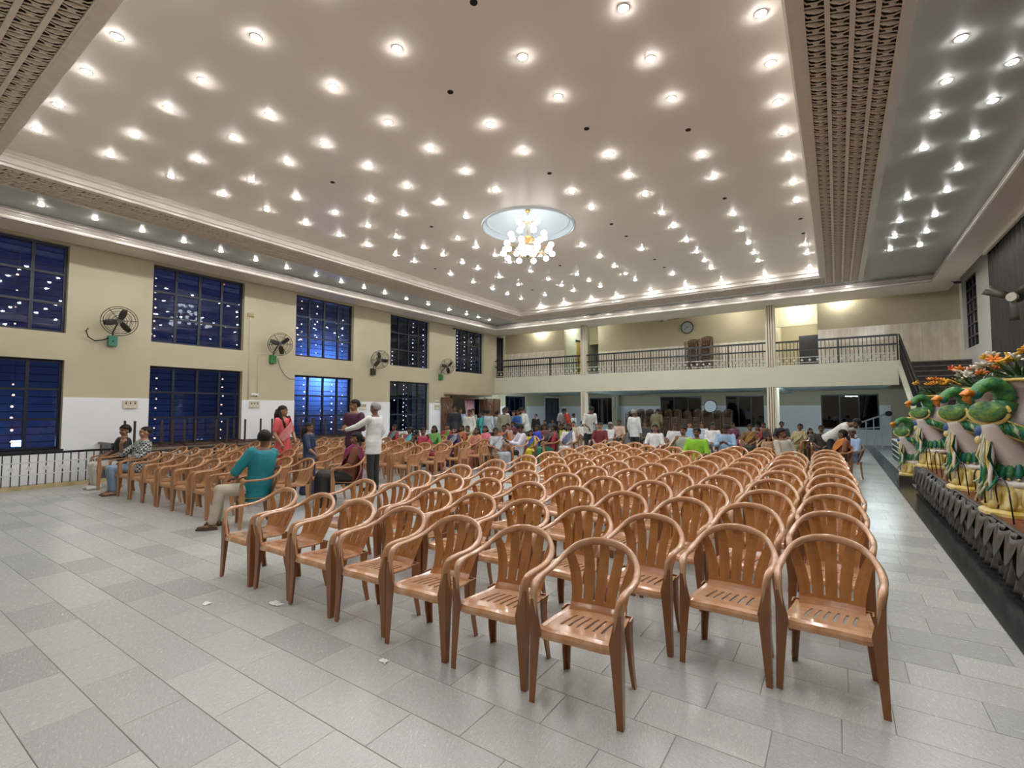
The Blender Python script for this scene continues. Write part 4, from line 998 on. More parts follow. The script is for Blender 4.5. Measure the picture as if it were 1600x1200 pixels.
for i, (x, y, w, h) in enumerate([(410 / 3.75 + 320 + 2, 740 + 765 / 3.75, .10, .05), (600, 1034, .05, .03), (322, 944, .05, .04)]):
    q = at_z(x, y, 0)
    rnd = random.Random(i); pts = [[(a * w / 3 + rnd.uniform(-.01, .01), c * h / 3 + rnd.uniform(-.01, .01), .003 + rnd.uniform(0, .006)) for a in range(-2, 3)] for c in range(-2, 3)]
    tag(MB().sheet(pts, .001, V((0, 0, 1))).build('paper_scrap', M_white, loc=(q.x, q.y, 0)), ['crumpled clear wrapper scrap on floor by front chair leg', 'small white scrap on floor before front row', 'tiny white scrap on floor left of front row'][i], 'litter')
# ================================================================ plastic armchairs
def plastic(name, c1, c2, rough, coat, stretch):
    return mat(name, c1, rough, c2, 7.0, 5, stretch, coat=coat, contrast=(.30, .70), bump=.05)
M_ch = plastic('brown_plastic', (0.47, 0.195, 0.052), (0.32, 0.118, 0.030), .22, .5, (1.0, 1.0, .22))
M_wrap = plastic('brown_plastic_in_film', (0.47, 0.22, 0.095), (0.60, 0.38, 0.25), .20, .8, (1.6, 1.6, .8))
M_leg = plastic('brown_plastic_leg', (0.34, 0.128, 0.036), (0.20, 0.068, 0.020), .30, .4, (1.0, 1.0, .25))
M_ch2 = plastic('dusty_brown_plastic', (0.42, 0.215, 0.10), (0.31, 0.15, 0.065), .40, .15, (1.0, 1.0, .3))

HALF = [(.250, -.205, .395), (.258, -.215, .50), (.262, -.216, .575), (.268, -.192, .628), (.277, -.12, .645), (.281, -.02, .646), (.277, .08, .654), (.260, .17, .678), (.222, .235, .717), (.163, .272, .753), (.084, .289, .776), (0, .294, .784)]
HALF = [(x * .925, y, z) for x, y, z in HALF]
HRAD = [(.013, .036), (.014, .032), (.017, .028), (.024, .020), (.023, .015), (.023, .014), (.023, .015), (.021, .018), (.018, .022), (.016, .024), (.015, .025), (.015, .025)]
def hoop(k, n):
    b = MB(); P = catmull(HALF, k); W = catmull([(a, c, 0) for a, c in HRAD], k)
    P = P + [V((-p.x, p.y, p.z)) for p in reversed(P[:-1])]; W = W + list(reversed(W[:-1]))
    rings = []
    for i, p in enumerate(P):
        d = (P[min(i + 1, len(P) - 1)] - P[max(i - 1, 0)]).normalized()
        u = V((p.x, p.y - .0, 0)).normalized(); u = (u - d * u.dot(d)).normalized(); w = d.cross(u)
        rings.append([p + u * (W[i].x * math.cos(2 * PI * (j + .5) / n)) + w * (W[i].y * math.sin(2 * PI * (j + .5) / n)) for j in range(n)])
    return b.ring_loft(rings)
def hoop_at(x):
    P = catmull(HALF, 6); best = min((p for p in P if p.z > .66), key=lambda p: abs(p.x - abs(x)))
    return V((x, best.y, best.z))
SB = [-.142, -.071, 0, .071, .142]; STOP = [-.212, -.110, 0, .110, .212]
def back_pt(x, z): return V((x, .170 + .115 * max(0, (z - .40)) / .38 - .55 * x * x * (1 if z < .6 else 1 - .0 * z), z))
def slat(i, k):
    b = MB(); xb, xt = SB[i], STOP[i]; top = hoop_at(xt); rows = []
    for r in range(k + 1):
        v = r / k; z = .440 + (top.z - .004 - .440) * v
        x = xb + (xt - xb) * (v ** 1.55); w = .0300 + .004 * math.sin(PI * min(1, v * 1.1)) - .002 * v
        q = back_pt(x, z); q = q.lerp(V((x, top.y, z)), v ** 2); q.y += .012 * math.sin(PI * v)
        rows.append([q + V((-w, .55 * 2 * x * w, 0)) , q + V((0, -.004, 0)), q + V((w, -.55 * 2 * x * w, 0))])
    return b.sheet(rows, .007, V((0, 1, 0)))
def back_panel(c):
    b = MB(); rows = []
    for z in (.388, .405, .425, .446):
        h = .172
        rows.append([back_pt(-h + 2 * h * j / c, z) + V((0, -.035 * ((.446 - z) / .058) ** 2, 0)) for j in range(c + 1)])
    return b.sheet(rows, .008, V((0, 1, 0)))
def seat(fine):
    xs = [-.212, -.19, -.152]
    for k in range(6): xs += [-.129 + k * .048, -.113 + k * .048]
    xs += [.152, .19, .212]
    ys = [-.246, -.243, -.232, -.205, -.125, -.06, .01, .065, .12, .172]
    n0 = len(xs)
    top = []; bot = []
    for y in ys:
        for x in xs:
            edge = max(0, (abs(x) - .17) / .06); s = 1 - .10 * max(0, (y + .1) / .27)
            z = .408 - .018 * max(0, min(1, (y + .2) / .25)) + .012 * edge ** 2 + .004 * math.cos(x * 9)
            if y < -.20: z -= {-.205: .002, -.232: .010, -.243: .028, -.246: .050}[y]
            xx = x * s + (.02 * ((y + .125) / .19) ** 2 if -.13 < y < .07 and abs(x) < .15 else 0) * 1
            yy = y + (.022 * max(0, (abs(x) - .14) / .085) ** 2 if y < -.20 else 0); top.append(V((xx, yy, z))); bot.append(V((xx, yy + (.008 if y < -.2 else 0), z - (.010 if y > -.24 else .0))))
    b = MB(); fs = []
    for i in range(len(ys) - 1):
        for j in range(n0 - 1):
            slot = 4 <= i <= 6 and 3 <= j <= 13 and (j - 3) % 2 == 0
            if slot: continue
            a = i * n0 + j; fs.append((a, a + 1, a + n0 + 1, a + n0))
    N0 = len(top); allf = fs + [tuple(N0 + k for k in reversed(f)) for f in fs]
    E = {}
    for f in fs:
        for k in range(4):
            e = (f[k], f[(k + 1) % 4]); key = tuple(sorted(e)); E[key] = None if key in E else e
    for e in E.values():
        if e: allf.append((e[1], e[0], e[0] + N0, e[1] + N0))
    return b.add(top + bot, allf)
def leg_mesh(sx, front):
    b = MB(); rings = []
    for v in (-.36, -.14, 0, .12, .35, .7, 1.0) if front else (0, .12, .35, .7, 1.0):
        z = (.412 if front else .402) * (1 - v)
        if front and v < 0: x, y = .226 - .046 * v, -.203 + .036 * v; w, d = .066 + .100 * v, .074 + .085 * v
        elif front: x, y = .226 + .022 * v, -.203 - .020 * v; w, d = .066 - .032 * v ** .8, .074 - .038 * v ** .8
        else: x, y = .178 + .030 * v, .140 + .030 * v - .02 * math.sin(PI * v); w, d = .060 - .028 * v ** .7, .080 - .046 * v ** .6
        if v == 0 and not front: w *= 1.15
        t = .009; fy = -1 if front else 1
        L = [(w / 2, fy * d / 2), (w / 2, -fy * d / 2), (w / 2 - t, -fy * d / 2), (w / 2 - t, fy * (d / 2 - t)), (-w / 2 + t * .4, fy * (d / 2 - t)), (-w / 2, fy * d / 2)]
        rings.append([(sx * (x + p[0] * 1.0), y + p[1], z) for p in L])
    return b.ring_loft(rings)
def chair_parts(mA, mW, mL):
    P = [('seat', seat(True).mesh('seat', mW)), ('arm_rail', hoop(4, 8).mesh('arm_rail', mW, True)), ('back_panel', back_panel(8).mesh('back_panel', mA))]
    P += [('slat', slat(i, 7).mesh('slat', mA)) for i in range(5)]
    P += [('leg', leg_mesh(sx, fr).mesh('leg', mL)) for sx in (-1, 1) for fr in (True, False)]
    return P
def chair_single(mA, mW, mL, name):
    b = MB()
    for k, m in enumerate([[seat(True), hoop(2, 6)], [back_panel(4)] + [slat(i, 4) for i in range(5)], [leg_mesh(sx, fr) for sx in (-1, 1) for fr in (True, False)]]):
        b.cur = k
        for q in m: b.add(q.v, q.f)
    return b.mesh(name, [mW, mA, mL])
PARTS = chair_parts(M_ch, M_wrap, M_leg); SINGLE = chair_single(M_ch, M_wrap, M_leg, 'plastic_armchair')
PARTS2 = chair_parts(M_ch2, M_ch2, M_ch2); SINGLE2 = chair_single(M_ch2, M_ch2, M_ch2, 'plastic_armchair')
CHAIRS = []
def chair(x, y, rz, label, group, old=False, z=0.0):
    d = math.hypot(x, y)
    if d < (7.6 if not old else 9.5) and z == 0:
        t = thing('plastic_armchair', label, 'chair', (x, y, z), rz, group)
        for nm, me in (PARTS2 if old else PARTS): put(nm, me, t)
    else:
        t = put('plastic_armchair', SINGLE3 if z > 0 else SINGLE2 if old else SINGLE, None, (x, y, z), rz); tag(t, label, 'chair', group)
    CHAIRS.append((x, y)); return t
PX = -.06
for i, k in enumerate(range(2, 9)):
    chair(-1.22 - .587 * (k - 2), 2.60 + (.02 if k % 2 else 0), .09 - .012 * (k - 2), 'glossy brown plastic armchair in the frontmost row, %s from its right end' % ORD[i + 1], 'right block of chairs')
# standing people keep these spots free
CROWD_FREE = [(-9.7, 5.75), (-8.45, 5.55), (-7.0, 5.3), (-8.56, 6.65), (-7.7, 6.47), (-6.85, 3.62)]
rows_right = 10
for r in range(1, rows_right + 1):
    for k in range(9):
        x = PX - .567 * k + random.uniform(-.018, .018) - .012 * (r - 1) * (1 if r > 6 else .3); y = 2.60 + .885 * r + random.uniform(-.02, .02) - (.03 if r > 5 else 0) * (r - 5)
        if r == 10 and k in (4, 5, 6): continue
        chair(x, y, random.uniform(-.035, .035), 'brown plastic armchair, right block, %s row behind the frontmost, %s from right aisle' % (ORD[r], ORD[k + 1]), 'right block of chairs')
LX = [-10.85, -10.27, -9.71, -9.09, -8.53, -7.89]
for k, x in enumerate(LX): chair(x, 3.62, random.uniform(-.03, .03), 'dusty brown armchair in front row of left block, %s from left' % ORD[k + 3], 'left block of chairs', True)
for r in range(1, 9):
    pitch = .90
    y = 3.62 + pitch * r + (.25 if r > 3 else 0)
    xr = {1: -7.33, 2: -7.6, 3: -8.9}.get(r, -7.78 - .05 * (r - 4))
    k = 0; x = xr
    while x > -12.5:
        if all((x - a) ** 2 + (y - c) ** 2 > .20 for a, c in CROWD_FREE):
            chair(x + random.uniform(-.02, .02), y + random.uniform(-.02, .02), random.uniform(-.06, .06), 'dusty brown armchair of left block, %s row behind its front row, %s from aisle' % (ORD[r], ORD[k + 1]), 'left block of chairs', True)
        k += 1; x -= .575
# stacked chairs: two stacks on the balcony as objects, the long row under the balcony as one mass
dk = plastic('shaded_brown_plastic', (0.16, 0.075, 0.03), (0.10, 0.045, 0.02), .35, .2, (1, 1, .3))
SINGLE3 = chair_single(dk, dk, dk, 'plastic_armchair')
for s, (x, y) in enumerate([(-5.14, 21.6), (-4.55, 21.55)]):
    for i in range(11 + s):
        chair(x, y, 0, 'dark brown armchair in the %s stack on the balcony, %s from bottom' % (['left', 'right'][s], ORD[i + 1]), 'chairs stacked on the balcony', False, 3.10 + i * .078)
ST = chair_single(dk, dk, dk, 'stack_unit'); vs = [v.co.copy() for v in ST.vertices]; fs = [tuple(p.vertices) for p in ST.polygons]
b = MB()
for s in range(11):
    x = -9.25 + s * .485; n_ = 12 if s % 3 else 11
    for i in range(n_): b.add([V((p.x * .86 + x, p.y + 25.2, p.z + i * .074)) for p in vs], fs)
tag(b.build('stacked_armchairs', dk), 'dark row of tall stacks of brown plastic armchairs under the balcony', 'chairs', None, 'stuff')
# ================================================================ people
def fuse(mb, voxel, smooth, name, m):
    """one continuous surface from overlapping closed pieces"""
    me = mb.mesh('tmp', m); o = bpy.data.objects.new('tmp', me); COL.objects.link(o)
    md = o.modifiers.new('r', 'REMESH'); md.mode = 'VOXEL'; md.voxel_size = voxel; md.use_smooth_shade = True
    if smooth:
        ms = o.modifiers.new('s', 'SMOOTH'); ms.factor = .5; ms.iterations = smooth
    dg = bpy.context.evaluated_depsgraph_get(); dg.update()
    out = bpy.data.meshes.new_from_object(o.evaluated_get(dg)); out.name = name
    out.materials.clear(); out.materials.append(m)
    out.polygons.foreach_set('use_smooth', [True] * len(out.polygons))
    bpy.data.objects.remove(o); bpy.data.meshes.remove(me)
    return out
def limb(b, a, c, ra, rc, n=12):
    a, c = V(a), V(c); b.ball(a, ra, n, 8); b.ball(c, rc, n, 8); b.cyl(a, c, ra, rc, n)
def rot_to(up, yaw):
    """frame whose z is 'up' and whose -y is the facing direction turned by yaw"""
    up = V(up).normalized(); f = V((math.sin(yaw), -math.cos(yaw), 0)); f = (f - up * f.dot(up)).normalized()
    x = up.cross(f) * -1.0; x = f.cross(up) * -1.0
    return Matrix((x, -f, up)).transposed()
TORSO = [(-.09, .150, .105), (-.03, .168, .118), (.06, .165, .115), (.18, .146, .102), (.30, .158, .112), (.41, .176, .120), (.49, .172, .108), (.535, .135, .085), (.57, .075, .065)]
def torso(b, P, R, inf=0.0, t0=-1, t1=1, wide=1.0, belly=0.0, flare=0.0, slim=1.0):
    rings = []
    T = [r for r in TORSO if t0 - 1e-6 <= r[0] <= t1 + 1e-6]
    if flare: T = [(t0, T[0][1] + flare, T[0][2] + flare)] + T
    for t, rx, ry in T:
        c = P + R @ V((0, -belly * math.exp(-((t - .16) / .14) ** 2) * .5 + .015 * math.sin(t * 5), t))
        rx, ry = rx * wide * (slim if .05 < t < .35 else 1) + inf, ry + inf + belly * math.exp(-((t - .16) / .14) ** 2) * .5
        rings.append([c + R @ V((rx * math.cos(2 * PI * j / 18), ry * math.sin(2 * PI * j / 18), 0)) for j in range(18)])
    b.ring_loft(rings)
def hand(b, w, d, nrm, side, curl=.5):
    """palm, four unequal bent fingers and a thumb that leaves the side of the palm"""
    d = V(d).normalized(); nrm = V(nrm); nrm = (nrm - d * nrm.dot(d)).normalized(); s = d.cross(nrm).normalized() * side
    w = V(w)
    b.ball(w + d * .045, (.040, .026, .048), 10, 6, Matrix((s, nrm, d)).transposed())
    for k, L in enumerate((.066, .076, .070, .054)):
        p = w + d * .080 + s * (.030 - .0195 * k)
        m1 = p + (d * math.cos(curl * .5) + nrm * math.sin(curl * .5)) * L * .5
        m2 = m1 + (d * math.cos(curl * 1.6) + nrm * math.sin(curl * 1.6)) * L * .5
        limb(b, p - d * .02, m1, .0095, .009, 8); limb(b, m1, m2, .009, .0075, 8)
    p = w + d * .030 + s * .034; q = p + (s * .75 + d * .7).normalized() * .036; limb(b, p, q, .0115, .0105, 8); limb(b, q, q + (d + nrm * .5).normalized() * .028, .0105, .008, 8)
SKIN = [mat('skin_%d' % i, c, .5, tuple(x * .9 for x in c), 14) for i, c in enumerate([(.24, .118, .066), (.165, .078, .044), (.33, .175, .105), (.115, .052, .03)])]
M_hair = mat('black_hair', (0.007, 0.0055, 0.005), .6, spec=.25); M_greyhair = mat('grey_hair', (.22, .21, .20), .5); M_mehndi = mat('dark_mouth', (.13, .035, .03), .5)
M_eyew = mat('eye_white', (.55, .52, .48), .3)
def head_frame(nb, R_head): return nb + R_head @ V((0, -.012, .135))
def add_head(b, nb, Rh):
    C = head_frame(nb, Rh); E = lambda c, r, rot=None: b.ball(C + Rh @ V(c), r, 14, 10, Rh if rot is None else Rh @ rot)
    limb(b, nb - Rh @ V((0, -.005, .05)), nb + Rh @ V((0, -.01, .07)), .056, .050)
    E((0, .012, .028), (.076, .096, .092)); E((0, -.018, -.045), (.060, .068, .068)); E((0, -.045, -.085), (.030, .030, .024))
    E((0, -.093, -.022), (.013, .017, .014)); limb(b, C + Rh @ V((0, -.084, .022)), C + Rh @ V((0, -.094, -.016)), .008, .012, 8)
    for s in (-1, 1):
        E((s * .078, .012, -.012), (.011, .022, .030)); E((s * .040, -.066, -.030), (.024, .018, .022)); E((s * .032, -.080, .030), (.022, .010, .008))
    E((0, -.086, -.058), (.022, .008, .010))
def face_mesh(nb, Rh, stache, glasses=False):
    C = head_frame(nb, Rh); parts = {}
    e = MB(); 
    for s in (-1, 1): e.ball(C + Rh @ V((s * .032, -.0815, .008)), (.012, .006, .0065), 8, 6, Rh)
    parts['eyes'] = e.mesh('eyes', M_hair, True)
    e = MB()
    for s in (-1, 1): e.tube([C + Rh @ V((s * .014, -.094, .027)), C + Rh @ V((s * .034, -.092, .032)), C + Rh @ V((s * .052, -.080, .025))], .0045, 6)
    parts['eyebrows'] = e.mesh('eyebrows', M_hair, True)
    e = MB(); e.ball(C + Rh @ V((0, -.090, -.060)), (.021, .007, .0055), 8, 6, Rh); parts['lips'] = e.mesh('lips', M_mehndi, True)
    if stache:
        e = MB(); e.tube([C + Rh @ V((-.028, -.083, -.050)), C + Rh @ V((0, -.097, -.044)), C + Rh @ V((.028, -.083, -.050))], [.004, .0075, .004], 6); parts['moustache'] = e.mesh('moustache', M_hair, True)
    if glasses:
        e = MB()
        for s in (-1, 1): e.tube([C + Rh @ V((s * .034 + .024 * math.cos(2 * PI * i / 12), -.100, .006 + .018 * math.sin(2 * PI * i / 12))) for i in range(12)], .003, 5, close=True); e.tube([C + Rh @ V((s * .058, -.098, .01)), C + Rh @ V((s * .08, .01, .0))], .003, 5)
        parts['glasses'] = e.mesh('glasses', M_hair)
    return parts
def hair_mesh(nb, Rh, style, m):
    """scalp shell cut away at the face, then the long hair, bun or braid"""
    C = head_frame(nb, Rh); b = MB()
    low = {'short': -.035, 'crop': -.01, 'fluffy': -.05}.get(style, -.06); inf = {'crop': .004, 'fluffy': .022, 'short': .013}.get(style, .012)
    vs = []; fs = []; n, k = 28, 18
    keep = {}
    for i in range(k + 1):
        th = PI * i / k
        for j in range(n):
            a = 2 * PI * j / n
            d = V((math.sin(th) * math.cos(a), math.sin(th) * math.sin(a), math.cos(th)))
            top = inf * (1.35 if (style == 'fluffy' and d.z > .2) else 1)
            p = V((0, .014, .026)) + V((d.x * (.078 + inf), d.y * (.098 + inf), d.z * (.094 + top)))
            line = .062 - .25 * min(.3, abs(p.x)) if p.y < -.02 else (low if p.y > .03 else .062 + (low - .062) * (p.y + .02) / .05)
            if abs(p.x) < .05 and p.y < -.02: line = .066
            keep[(i, j)] = p.z > line - .006; vs.append(p)
    for i in range(k):
        for j in range(n):
            q = [(i, j), (i + 1, j), (i + 1, (j + 1) % n), (i, (j + 1) % n)]
            if all(keep[t] for t in q): fs.append(tuple(t[0] * n + t[1] for t in q))
    N0 = len(vs); inn = [V((0, .014, .026)) + (p - V((0, .014, .026))) * .90 for p in vs]
    allf = fs + [tuple(N0 + t for t in reversed(f)) for f in fs]; E = {}
    for f in fs:
        for t in range(4):
            e = (f[t], f[(t + 1) % 4]); key = tuple(sorted(e)); E[key] = None if key in E else e
    allf += [(e[1], e[0], e[0] + N0, e[1] + N0) for e in E.values() if e]
    b.add([C + Rh @ p for p in vs + inn], allf)
    T = lambda pts, r, nn=10: b.tube([C + Rh @ V(p) for p in pts], r, nn)
    if style == 'bun': b.ball(C + Rh @ V((0, .125, -.02)), (.05, .04, .048), 10, 8, Rh)
    if style == 'braid': T([(0, .10, -.03), (0, .128, -.12), (0, .135, -.24), (.01, .14, -.38), (.01, .14, -.46)], [.045, .04, .032, .024, .008])
    if style in ('long', 'longfront'):
        T([(0, .085, .03), (0, .118, -.08), (0, .125, -.20), (.0, .13, -.34), (0, .13, -.40)], [.075, .078, .072, .05, .015])
        for s in (-1, 1):
            if style == 'longfront': T([(s * .07, .03, .02), (s * .088, .02, -.08), (s * .10, -.03, -.18), (s * .10, -.085, -.28), (s * .09, -.10, -.38)], [.03, .036, .035, .03, .01])
            else: T([(s * .065, .05, .03), (s * .085, .055, -.06), (s * .08, .08, -.16), (s * .06, .10, -.28)], [.03, .034, .034, .012])
    me = b.mesh('hair', m, True); return me

def person(label, loc, rz, sp, group=None, scale=1.0):
    """sp: pose and dress. Returns the root; its children carry a role for recolouring copies."""
    vox = sp.get('vox', .0125); P = V(sp['P']); up = V(sp.get('up', (0, .05, 1))).normalized()
    Rp = rot_to(up, sp.get('pyaw', 0.0)); Rc = rot_to(up, sp.get('cyaw', 0.0)); slimw = sp.get('wide', 1.0)
    nb = P + Rc @ V((0, .012, .565)); Rh = rot_to(V(sp.get('hup', (0, .02, 1))), sp.get('hyaw', 0.0))
    b = MB(); torso(b, P, Rc, 0, wide=slimw, belly=sp.get('belly', 0.0) * .6); add_head(b, nb, Rh)
    sh = [P + Rc @ V((s * .183 * slimw, .0, .495)) for s in (-1, 1)]
    el, wr = sp['elbow'], sp['wrist']; legs = sp['legs']
    for i, s in enumerate((-1, 1)):
        e, w = V(el[i]), V(wr[i])
        limb(b, sh[i], e, .050, .040); limb(b, e, w, .041, .027)
        hd = V(sp.get('hdir', [None, None])[i] or (w - e)); hn = V(sp.get('hnrm', [(0, 0, -1), (0, 0, -1)])[i])
        hand(b, w, hd, hn, -s, sp.get('curl', .6))
        hip, kn, an = [V(q) for q in legs[i]]
        limb(b, hip, kn, .082, .056); limb(b, kn, an, .054, .034)
        td = V(sp.get('toe', [(0, -1, 0), (0, -1, 0)])[i]); limb(b, an, an - V((0, 0, max(.0, an.z - .05))) - td * .01, .036, .036); limb(b, V((an.x, an.y, .04)) - td * .03, V((an.x, an.y, .03)) + td * .15, .036, .028)
    root = thing('person', label, 'person', loc, rz, group); root.scale = (scale,) * 3
    roles = {}
    def part(nm, me, role): o = put(nm, me, root); roles.setdefault(role, []).append(o); o['role'] = role; return o
    skin = sp.get('skin', SKIN[0])
    part('body', fuse(b, min(vox, .0105), 2, 'body', skin), 'skin')
    # upper garment
    top = MB(); inf = sp.get('tinf', .020); t0 = sp.get('hem', -.09)
    torso(top, P, Rc, inf, max(t0, -.09), .535, slimw, sp.get('belly', 0.0))
    if t0 < -.09: torso(top, P, Rc, inf + .004, -.09, .06, slimw); a0 = P + Rc @ V((0, 0, t0)); 
    if t0 < -.09:
        r0 = [a0 + Rc @ V(((.178 + inf + sp.get('flare', .0)) * math.cos(2 * PI * j / 18), (.125 + inf + sp.get('flare', .0)) * math.sin(2 * PI * j / 18), 0)) for j in range(18)]
        r1 = [P + Rc @ V(((.166 + inf) * math.cos(2 * PI * j / 18), (.116 + inf) * math.sin(2 * PI * j / 18), 0)) for j in range(18)]
        top.ring_loft([r0, r1])
    sl = sp.get('sleeve', 1.9)
    for i in range(2):
        e, w = V(el[i]), V(wr[i]); a = min(1, sl)
        limb(top, sh[i], sh[i].lerp(e, a), .050 + inf, .042 + inf * .8)
        if sl > 1: limb(top, e, e.lerp(w, sl - 1), .042 + inf * .8, .028 + inf * .7)
    top.tube([nb + Rc @ V((.062 * math.cos(2 * PI * j / 16), .058 * math.sin(2 * PI * j / 16) - .004, -.012 - .018 * (math.sin(2 * PI * j / 16) < -.5))) for j in range(16)], .014, 6, close=True)
    part(sp.get('topname', 'shirt'), fuse(top, vox, 2, 'shirt', sp['top']), 'top')
    # lower garment
    bt = MB()
    if sp.get('bottom_kind', 'trousers') == 'trousers':
        torso(bt, P, Rp, .010, -.09, .06, slimw)
        for i in range(2):
            hip, kn, an = [V(q) for q in legs[i]]
            limb(bt, hip, kn, .092, .072); limb(bt, kn, kn.lerp(an, .93), .070, .058)
    else:
        torso(bt, P, Rp, .014, -.09, .18, slimw)
        hips = [V(l[0]) for l in legs]; kns = [V(l[1]) for l in legs]; ans = [V(l[2]) for l in legs]
        w = sp.get('skirt_w', .085)
        for i in range(2):
            kr = sp.get('knee_r', .10); limb(bt, hips[i], kns[i], .11, kr); limb(bt, kns[i], ans[i] + V((0, 0, -.01)), kr, w)
        for q in (.0, .33, .66, 1.0):
            limb(bt, hips[0].lerp(kns[0], q), hips[1].lerp(kns[1], q), .10 - .012 * q, .10 - .012 * q); limb(bt, kns[0].lerp(ans[0], q), kns[1].lerp(ans[1], q), .088, .088)
    part(sp.get('bottomname', 'trousers' if sp.get('bottom_kind', 'trousers') == 'trousers' else 'skirt'), fuse(bt, vox, 2, 'bottom', sp['bottom']), 'bottom')
    for i in range(2):
        an = V(legs[i][2]); td = V(sp.get('toe', [(0, -1, 0), (0, -1, 0)])[i]).normalized(); s = MB()
        if sp.get('sandal'):
            c = V((an.x, an.y, .012)) + td * .06; pr = td.cross(V((0, 0, 1)))
            s.ring_loft([[c + td * (.135 * math.cos(2 * PI * j / 16)) + pr * (.048 * math.sin(2 * PI * j / 16)) + V((0, 0, z)) for j in range(16)] for z in (-.011, .008)])
            s.tube([c + pr * -.047, c + td * .03 + V((0, 0, .060)), c + pr * .047], .008, 6); me = s.mesh('sandal', sp['shoe'], True)
        else:
            limb(s, V((an.x, an.y, .045)) - td * .035, V((an.x, an.y, .036)) + td * .15, .046, .036); s.cyl((an.x, an.y, .04), (an.x, an.y, .10), .045, .046, 12); me = fuse(s, .011, 1, 'shoe', sp['shoe'])
        part('sandal' if sp.get('sandal') else 'shoe', me, 'shoe')
    if sp.get('drape'):
        dr = MB(); rows = []
        # from the right waist across the chest, over the left shoulder and down the back
        path = [(-.150, -.070, .10, .085), (-.07, -.150, .22, .09), (.03, -.165, .33, .09), (.11, -.135, .44, .075), (.150, -.04, .535, .07), (.135, .07, .50, .075), (.11, .145, .36, .08), (.10, .160, .18, .085), (.10, .165, -.02, .09)]
        pts = [P + Rc @ V(p[:3]) for p in path]
        for i, p in enumerate(pts):
            dd = (pts[min(i + 1, len(pts) - 1)] - pts[max(i - 1, 0)]).normalized(); nn = (p - (P + Rc @ V((0, 0, path[i][2] * .95)))); nn = (nn - dd * nn.dot(dd)).normalized(); sd = dd.cross(nn)
            rows.append([p + sd * (path[i][3] * q) + nn * (.010 + .008 * math.sin(9 * q)) for q in (-1, -.6, -.2, .2, .6, 1)])
        dr.sheet(rows, .006, V((0, 0, 0.6)))
        part('sari_drape', dr.mesh('sari_drape', sp['drape'], True), 'drape')
    part('hair', hair_mesh(nb, Rh, sp.get('hair', 'short'), sp.get('hairm', M_hair)), 'hair')
    for nm, me in face_mesh(nb, Rh, sp.get('stache', False), sp.get('glasses', False)).items(): part(nm, me, 'face')
    return root
def cm(c, rough=.7):
    nm = 'cloth_%02x%02x%02x' % tuple(int(255 * x) for x in c)
    return mat(nm, c, rough, tuple(x * .82 for x in c), 9, bump=.12, bscale=18)
WHITE, BLACK, NAVY, TEAL = (.66, .67, .70), (.012, .012, .014), (.012, .016, .035), (.005, .20, .25)
SHOE_D = mat('dark_shoe', (.02, .016, .014), .4); SHOE_W = mat('white_shoe', (.62, .62, .62), .45); SANDAL = mat('brown_sandal', (.06, .03, .02), .5)
SIT_LEGS = lambda w=.095, f=-.36: [((-.085, .05, .49), (-w, f, .50), (-w, f + .05, .085)), ((.085, .05, .49), (w, f, .50), (w, f + .05, .085))]
STAND_LEGS = [((-.085, .0, .90), (-.095, -.012, .49), (-.10, .01, .085)), ((.085, .0, .90), (.095, -.012, .49), (.10, .01, .085))]
SIT = dict(P=(0, .07, .50), up=(0, .16, 1), legs=SIT_LEGS(), elbow=[(-.25, .05, .74), (.25, .05, .74)], wrist=[(-.12, -.19, .635), (.12, -.19, .635)], hdir=[(.5, -.8, -.1), (-.5, -.8, -.1)])
STAND = dict(P=(0, .0, .93), up=(0, .03, 1), legs=STAND_LEGS, elbow=[(-.245, .03, 1.15), (.245, .03, 1.15)], wrist=[(-.25, -.05, .91), (.25, -.05, .91)], hdir=[(0, -.15, -1), (0, -.15, -1)], hnrm=[(1, 0, 0), (-1, 0, 0)], hem=-.14)

# ---- the people in front
def checked(name, c1, c2):
    m = bpy.data.materials.new(name); m.use_nodes = True; nt = m.node_tree; b = nt.nodes['Principled BSDF']; b.inputs['Roughness'].default_value = .7
    tc = nt.nodes.new('ShaderNodeTexCoord'); ck = nt.nodes.new('ShaderNodeTexChecker'); ck.inputs['Scale'].default_value = 28; ck.inputs[1].default_value = (*c1, 1); ck.inputs[2].default_value = (*c2, 1)
    nt.links.new(tc.outputs['Object'], ck.inputs[0]); nt.links.new(ck.outputs[0], b.inputs['Base Color']); return m
GF = 'people near the camera'
person('young man in black t-shirt and white trousers seated at far left', (-12.55, 3.75, 0), .05,
       dict(SIT, top=cm(BLACK), bottom=cm((.62, .60, .55)), shoe=SHOE_W, sleeve=.75, hair='fluffy', stache=True, hyaw=.35, skin=SKIN[0], vox=.011), GF, .97)
person('man in black and white checked shirt and jeans with fist at chin', (-11.36, 3.70, 0), -.10,
       dict(SIT, top=checked('checked_shirt', (.02, .025, .03), (.50, .54, .56)), bottom=cm((.20, .29, .42)), shoe=SANDAL, sandal=True, sleeve=1.2, hair='crop', skin=SKIN[2], stache=False, hyaw=.1, wide=1.06, belly=.05,
            elbow=[(-.26, -.14, .76), (.25, .05, .74)], wrist=[(-.10, -.20, .985), (.10, -.19, .635)], hdir=[(.5, .35, .55), (-.5, -.8, -.1)], hnrm=[(0, .6, .4), (0, 0, -1)], curl=1.1, vox=.011), GF, .97)
chair(-12.55, 3.65, .0, 'dusty brown armchair under the man in black t-shirt', 'left block of chairs', True)
chair(-11.38, 3.62, .0, 'dusty brown armchair under the man in checked shirt', 'left block of chairs', True)
